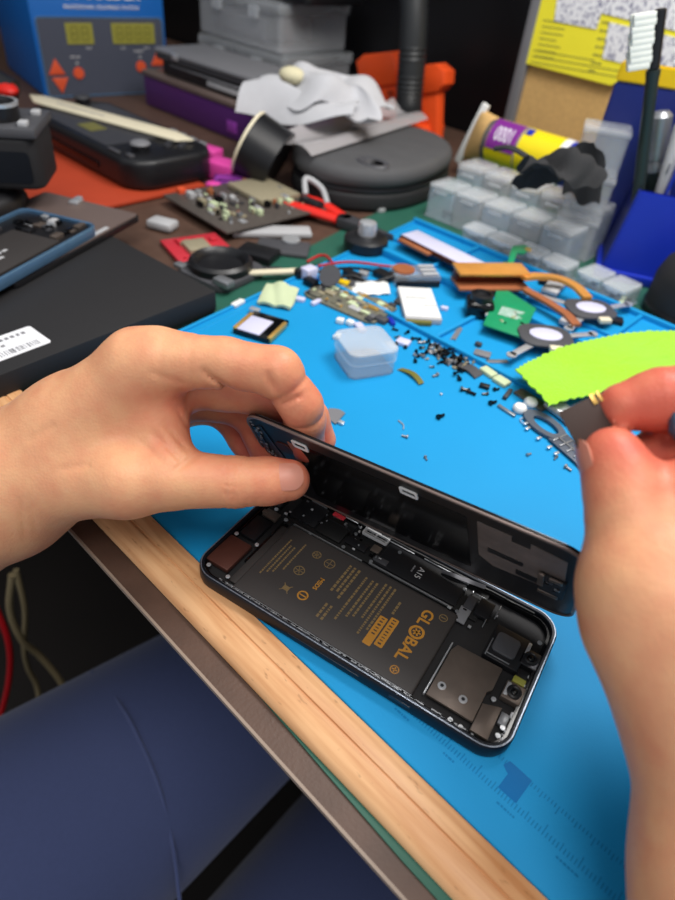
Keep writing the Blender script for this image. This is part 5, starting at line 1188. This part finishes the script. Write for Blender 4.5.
for i in range(10):
    q = iv @ P(random.uniform(498, 524), random.uniform(312, 328), .005); g = nb(); box(g, (q.x, q.y, .0018), (random.uniform(.001, .003), .0014, .0010), .0002); obj('chip', g, random.choice(['pale_green_foam', 'chip_tan', 'black_gloss']), gb)
# black lens barrel
q = P(478, 318, 0); lb2 = thing('camera_lens', 'black ribbed camera lens block beside the bright green board', 'lens', (q.x, q.y, 0), .7)
g = nb(); box(g, (0, .006, .007), (.022, .020, .014), .004, seg=3); obj('body', g, 'black_gloss', lb2)
g = nb(); lathe(g, [(.009, .013), (.009, .018), (.007, .0185), (.006, .016)], 24, mtx=T((0, .006, 0))); obj('barrel', g, 'black_plastic', lb2)
g = nb(); box(g, (.011, .012, .004), (.010, .010, .008), .001); obj('side_block', g, 'charcoal', lb2)
# yellow green sticky piece
A, h, w_, d_ = quadframe((257, 302), (291, 308), (300, 291), .003)
g = nb(); sheet(g, lambda u, v: Vector((w_*(u-.04*v), .030*v, .0006+.0040*math.sin(u*PI)*v+.002*abs(math.sin(u*6+2*v)))), 16, 12, .0022); o = obj('foam_pad', g, 'pale_green_foam'); o.location = (A.x, A.y, .0020); o.rotation_euler = (0, 0, h); tag(o, 'pale yellow green folded foam pad on the left edge of the mat', 'foam pad')
# silver connector with black frame
A, h, w_, d_ = quadframe((233, 330), (269, 341), (277, 316), .003)
cn = thing('display_connector', 'silver faced part with black frame and gold edges behind the left hand', 'connector', (A.x, A.y, 0), h)
g = nb(); box(g, (w_*.5, .016, .002), (w_, .032, .004), .0006); obj('frame', g, 'black_gloss', cn)
g = nb(); box(g, (w_*.40, .012, .0043), (w_*.62, .022, .0012), .0003); obj('face', g, 'lavender_white', cn)
for x in (.02, .98):
    g = nb(); box(g, (w_*x, .014, .003), (.003, .026, .004), .0005); obj('contact_edge', g, 'gold', cn)
g = nb(); box(g, (-.001, .034, .003), (.008, .005, .003), .0008); obj('tab', g, 'silver', cn)
# clear little box with its lid
A = P(350, 381, 0); B = P(401, 373, 0); h = heading(A, B)
kb_ = thing('clear_box', 'small empty clear plastic box with rounded lid standing on the mat', 'box', (A.x, A.y, 0), h)
BW, BD, BH = .0345, .034, .0185
g = nb(); ring(g, rrect(BW, BD, .006, 6, BW/2, BD/2), rrect(BW-.0024, BD-.0024, .005, 6, BW/2, BD/2), 0, BH*.55); obj('tub', g, 'clear_plastic', kb_)
g = nb(); prism(g, rrect(BW-.002, BD-.002, .005, 6, BW/2, BD/2), 0, .0012); obj('tub_floor', g, 'clear_plastic', kb_)
g = nb(); ring(g, rrect(BW+.002, BD+.002, .007, 6, BW/2, BD/2), rrect(BW-.0008, BD-.0008, .006, 6, BW/2, BD/2), BH*.55, BH*.95, bev=.0006); ld = obj('lid', g, 'clear_plastic', kb_)
g = nb(); prism(g, rrect(BW+.0016, BD+.0016, .007, 6, BW/2, BD/2), BH*.93, BH+.0006, .0012); obj('lid_top', g, 'clear_lid', ld)
g = nb(); box(g, (BW+.003, BD*.55, BH*.6), (.005, .010, .0016), .0006); obj('latch', g, 'clear_lid', kb_)
# lime cloth with pinked edges
pxs = [(515, 376), (528, 366), (545, 357), (560, 351), (590, 344), (620, 338), (650, 335), (690, 334), (720, 350), (690, 366), (660, 378), (620, 391), (590, 399), (562, 404), (549, 410), (543, 402), (528, 390)]
w2 = [P(a, b_-3, .012) for a, b_ in pxs]; cxy = sum(((p.x, p.y) for p in w2), ()) ; c0 = Vector((sum(p.x for p in w2)/len(w2), sum(p.y for p in w2)/len(w2), .012))
out = []
for i in range(len(w2)):
    a, b_ = w2[i], w2[(i+1) % len(w2)]; n = max(2, int((b_-a).length/.0028)); d = (b_-a).normalized(); nr = Vector((d.y, -d.x, 0))
    for k in range(n): out.append((a.lerp(b_, k/n)+nr*(.0007 if k % 2 else -.0007))-c0)
t = nb()
def lz(x, y): return .0012*math.sin(x*60+y*45)+.0010*math.sin(y*90-x*30)
lay = []
for dz_ in (.0010, 0):
    rs = [[t.verts.new((p.x*s_c, p.y*s_c, lz(p.x*s_c, p.y*s_c)+dz_)) for p in out] for s_c in (1, .8, .6, .4, .2)]
    for A_, B_ in zip(rs[:-1], rs[1:]):
        for i in range(len(out)): t.faces.new((A_[i], A_[(i+1) % len(out)], B_[(i+1) % len(out)], B_[i]))
    t.faces.new(rs[-1]); lay.append(rs[0])
for i in range(len(out)): t.faces.new((lay[0][i], lay[0][(i+1) % len(out)], lay[1][(i+1) % len(out)], lay[1][i]))
bmesh.ops.recalc_face_normals(t, faces=list(t.faces))
lm = obj('microfibre_cloth', t, 'lime_cloth'); lm.location = tuple(c0); tag(lm, 'lime green microfibre cloth with pinked edges lying over the tray', 'cloth')
g = nb(); box(g, (.012, .004, .0048), (.07, .05, .0096), .002); tag(put(obj('black_lens_block', g, 'black_plastic'), 610, 386, 0, .5), 'black block hidden under the front edge of the lime cloth', 'block')
# metal shield skeleton by the right hand
A = P(526, 424, 0); B = P(588, 474, 0); h = heading(A, B); L = (B-A).length
sk2 = thing('metal_skeleton', 'blue grey metal shield skeleton with an oval hole beside the pinched plate', 'metal frame', (A.x, A.y, .0012), h)
W2 = .017
g = nb(); outer_ = [(0, .004), (.004, -.001), (L*.5, -.003), (L*.95, -.003), (L, .001), (L, W2*.6), (L*.55, W2*.8), (L*.35, W2), (.008, W2), (.001, W2*.75)]
t = [(.40*L*.5+.010*math.cos(i*PI/12)-.002, W2*.48+.0048*math.sin(i*PI/12)) for i in range(24)]
og = [(.40*L*.5+.0165*math.cos(i*PI/12)-.003, W2*.48+.0092*math.sin(i*PI/12)) for i in range(24)]
ring(g, og, t, 0, .0016); obj('oval_ring', g, 'skeleton_grey', sk2)
g = nb(); prism(g, [(L*.36, 0), (L*.96, -.002), (L, .002), (L*.98, W2*.62), (L*.62, W2*.78), (L*.38, W2*.86)], 0, .0012, .0002); obj('plate', g, 'skeleton_grey', sk2)
g = nb()
for k in range(5): box(g, (L*(.42+.11*k), W2*.40, .0016), (.0012, W2*.75, .0010), .0002)
box(g, (L*.68, W2*.34, .0016), (L*.55, .0012, .0010), .0002); obj('rib', g, 'steel', sk2)
for x, y in ((.02, -.1), (.10, -.25), (.30, -.28), (.48, -.3), (.6, -.32)):
    g = nb(); box(g, (L*x, W2*y, .0006), (.0018, .0036, .0010), .0002); obj('tab', g, 'silver', sk2)
# middle strip of bits in front of the tray wall
bits = [(467, 371, .020, .009, .002, -.05, 'dark_grey', 'flex_piece', 'dark grey curved flex piece on the tray wall right of the screw pile', 'flex'), (488, 374, .012, .007, .003, -.2, 'pale_green_foam', 'foam_bit', 'first pale foam bit right of the dark flex piece', 'foam bit'), (501, 383, .011, .008, .003, -.1, 'pale_green_foam', 'foam_bit', 'second pale foam bit further right along the tray wall', 'foam bit'),
        (531, 401, .024, .009, .002, -.15, 'shield_steel', 'metal_strip', 'flat brown grey metal strip under the tip of the lime cloth', 'metal strip'), (560, 415, .022, .012, .006, -.25, 'silver', 'foil_wrap', 'crumpled silver foil piece left of the pinched plate', 'foil'),
        (484, 388, .007, .004, .003, .4, 'black_plastic', 'black_clip', 'small black clip below the foam bits', 'clip'), (507, 396, .003, .012, .003, .2, 'charcoal', 'black_pin', 'thin dark pin left of the white buttons', 'pin'), (506, 412, .014, .0024, .002, -.1, 'steel', 'metal_pin', 'thin bright metal pin beside the white buttons', 'pin'),
        (444, 310, .006, .004, .003, .5, 'lavender_white', 'white_bit', 'tiny white bit at the corner of the labelled module', 'plastic bit'), (456, 335, .004, .020, .001, .35, 'mid_grey', 'flex_strip', 'narrow grey flex strip between the labelled module and lens block', 'flex'), (436, 322, .006, .005, .003, .2, 'black_gloss', 'black_chip', 'tiny black chip in front of the labelled module', 'chip'),
        (482, 355, .012, .008, .002, .4, 'mid_grey', 'metal_tab', 'grey metal tab in the tray in front of the green board', 'metal tab'), (497, 362, .016, .004, .001, .9, 'steel', 'metal_tab', 'long thin metal tab in the tray left of the lime cloth', 'metal tab'), (478, 346, .005, .004, .003, .1, 'charcoal', 'black_chip', 'dark chip in the tray in front of the green board', 'chip'),
        (332, 417, .011, .013, .0006, .3, 'mid_grey', 'flex_piece', 'small grey flex piece beside the left fingertips', 'flex'), (341, 424, .004, .003, .002, .2, 'silver', 'solder_bit', 'bright solder bit beside the grey flex piece', 'solder bit'), (410, 377, .022, .0045, .001, -.15, 'lcd_segment', 'olive_strip', 'olive coloured strip at the right corner of the clear box', 'strip'),
        (340, 323, .006, .005, .004, .5, 'white_plastic', 'white_bit', 'leftmost white plastic bit behind the clear box', 'plastic bit'), (350, 325, .006, .005, .004, .1, 'white_plastic', 'white_bit', 'middle white plastic bit behind the clear box', 'plastic bit'), (360, 329, .012, .006, .003, -.4, 'lavender_white', 'white_bit', 'longest white plastic bit behind the clear box', 'plastic bit'), (337, 338, .004, .007, .003, .2, 'white_plastic', 'white_bit', 'white plastic bit left of the clear box', 'plastic bit'),
        (238, 305, .005, .012, .003, .2, 'white_plastic', 'white_clip', 'white clip behind the silver faced part', 'clip'), (316, 304, .004, .010, .003, .1, 'lavender_white', 'white_clip', 'white clip in front of the grey board', 'clip'), (403, 344, .010, .008, .003, .3, 'lavender_white', 'white_bit', 'pale plastic bit right of the clear box', 'plastic bit'), (300, 301, .008, .005, .003, .5, 'lavender_white', 'white_bit', 'pale plastic bit at the left end of the grey board', 'plastic bit')]
for px, py, w_, d_, h_, rz, mt, nm, lb_, cat in bits:
    g = nb(); zz = 0
    if nm in ('flex_piece', 'flex_strip', 'olive_strip'): sheet(g, lambda u, v: Vector((w_*(u-.5), d_*(v-.5)+.002*math.sin(u*3), .0004+.0016*math.sin(u*PI)*(w_ > .015)+.0008*u)), 10, 6, .0006)
    elif nm == 'foil_wrap':
        box(g, (0, 0, h_/2), (w_, d_, h_), .002, seg=3)
        for v_ in g.verts: v_.co += Vector((random.uniform(-1, 1), random.uniform(-1, 1), random.uniform(-.2, .8)))*.0007
    else: box(g, (0, 0, h_/2), (w_, d_, h_), min(w_, d_, h_)*.25)
    tag(put(obj(nm, g, mt), px, py, 0, rz), lb_, cat)
for (px, py, lb_) in ((519, 411, 'left of the two white round buttons beside the shield skeleton'), (530, 405, 'right of the two white round buttons beside the shield skeleton')):
    g = nb(); lathe(g, [(.0038, 0), (.0046, .0012), (.0046, .0030), (.0036, .0044), (.0012, .0048)], 20); tag(put(obj('white_button', g, 'white_plastic'), px, py, 0, 0), lb_, 'button')
g = nb(); ring(g, [(.0038*math.cos(i*PI/10), .0038*math.sin(i*PI/10)) for i in range(20)], [(.0024*math.cos(i*PI/10), .0024*math.sin(i*PI/10)) for i in range(20)], 0, .0012); tag(put(obj('clear_washer', g, 'clear_plastic'), 525, 422, 0), 'clear washer in front of the two white buttons', 'washer')
# screws
def screw_mesh(mt, L_=.0034, r_=.0011):
    g = nb(); cyl(g, (0, 0, r_), r_*1.1, .0009, 12, rot=Matrix.Rotation(PI/2, 4, 'Y')); cyl(g, (L_/2, 0, r_*.8), r_*.6, L_, 8, rot=Matrix.Rotation(PI/2, 4, 'Y')); return g
s_k = obj('screw', screw_mesh('x'), 'black_gloss'); s_s = obj('screw', screw_mesh('x'), 'steel'); s_t = obj('screw', screw_mesh('x', .0026), 'chip_tan')
rr = random.Random(21); used = {s_k: False, s_s: False, s_t: False}
def place(src, px, py, rz, label, group, dz=0.0, sc=1.0):
    o = src if not used[src] else src.copy()
    if used[src]: COL.objects.link(o)
    used[src] = True; q = P(px, py, 0); o.location = (q.x, q.y, dz); o.rotation_euler = (0, 0, rz); o.scale = (sc, sc, sc); tag(o, label, 'screw', group)
pile = []
while len(pile) < 92:
    u = rr.random(); px = 424+44*u+rr.gauss(0, 5); py = 345+24*u+rr.gauss(0, 5)
    if py > 330+.52*(px-420)+5: pile.append((px, py))
for px, py in pile:
    src = rr.choice([s_k, s_k, s_k, s_k, s_s, s_t]); nm = {s_k: 'black', s_s: 'steel', s_t: 'tan'}[src]
    place(src, px, py, rr.uniform(0, 6.28), {'black': 'tiny black screw in the pile in front of the tray wall', 'steel': 'tiny steel screw in the pile in front of the tray wall', 'tan': 'tiny tan screw in the pile in front of the tray wall'}[nm], nm+' screws in the pile', rr.choice([0, 0, .0012]), rr.uniform(.8, 1.3))
for px, py in ((405, 349), (412, 340), (416, 352), (418, 358), (415, 363), (399, 338), (408, 333), (420, 340), (393, 330), (396, 345), (428, 352)):
    place(s_k, px, py, rr.uniform(0, 6.28), 'tiny black screw scattered between the clear box and the screw pile', 'scattered black screws by the clear box', 0, rr.uniform(.9, 1.3))
for px, py, sc, lb_ in ((437, 376, 1.2, 'steel screw lying alone below the screw pile'), (414, 356, 1.1, 'steel screw between the clear box and the screw pile'), (407, 438, 1.0, 'steel screw lying alone above the lifted screen, nearest to it on the left'), (425, 458, .8, 'lone steel screw closest to the lifted screen edge'), (527, 456, .9, 'steel screw lying alone left of the shield skeleton'), (565, 468, 1.2, 'steel screw in front of the shield skeleton, nearest the thumb'), (556, 458, .9, 'steel screw touching the front of the shield skeleton')):
    place(s_s, px, py, rr.uniform(0, 6.28), lb_, None, 0, sc)
for px, py, sc, lb_ in ((438, 419, 1.5, 'black screw lying alone in the middle of the blue mat'), (461, 391, 1.5, 'left black screw of the pair below the dark flex piece'), (468, 393, 1.6, 'right black screw of the pair below the dark flex piece'), (490, 405, 1.5, 'black screw lying alone left of the thin metal pin'), (459, 381, 1.4, 'black screw tucked under the dark flex piece'), (494, 391, 1.2, 'black screw below the second foam bit'), (487, 395, 1.1, 'black screw below the small black clip')):
    place(s_k, px, py, rr.uniform(0, 6.28), lb_, None, 0, sc)
g = nb(); ball(g, (0, 0, .0008), .0010, (1, 1, .8), 10); tag(put(obj('solder_ball', g, 'silver'), 441, 395, 0), 'bright solder ball alone on the mat below the screw pile', 'solder ball')
g = nb(); tube(g, [(0, 0, .0006), (.005, .001, .0006), (.009, -.001, .0006)], .0004, 6, 4); tag(put(obj('wire_snip', g, 'silver'), 398, 421, 0, -.4), 'short bright wire snip on the mat above the lifted screen', 'wire')
# ================================================================== LIGHT
w = bpy.data.worlds.new('World'); scene.world = w; w.use_nodes = True
w.node_tree.nodes['Background'].inputs['Color'].default_value = (.86, .92, 1, 1); w.node_tree.nodes['Background'].inputs['Strength'].default_value = .5
def lamp(name, loc, target, size, power, col=(1, 1, 1)):
    l = bpy.data.lights.new(name, 'AREA'); l.energy = power; l.size = size; l.color = col; l.shape = 'DISK'
    o = bpy.data.objects.new(name, l); COL.objects.link(o); o.location = loc
    o.rotation_euler = (Vector(target)-Vector(loc)).to_track_quat('-Z', 'Y').to_euler()
lamp('bench_lamp', (-.10, .42, .72), (-.18, .2, 0), .34, 5.2, (1, .97, .93))
lamp('ceiling_lamp', (.3, -.4, 1.6), (-.2, .1, 0), .9, 14, (1, .96, .9))
vs = scene.view_settings; vs.view_transform = 'Standard'; vs.look = 'None'; vs.gamma = 1; vs.use_curve_mapping = False; vs.exposure = 0.12
scene.cycles.max_bounces = 8; scene.cycles.transparent_max_bounces = 12
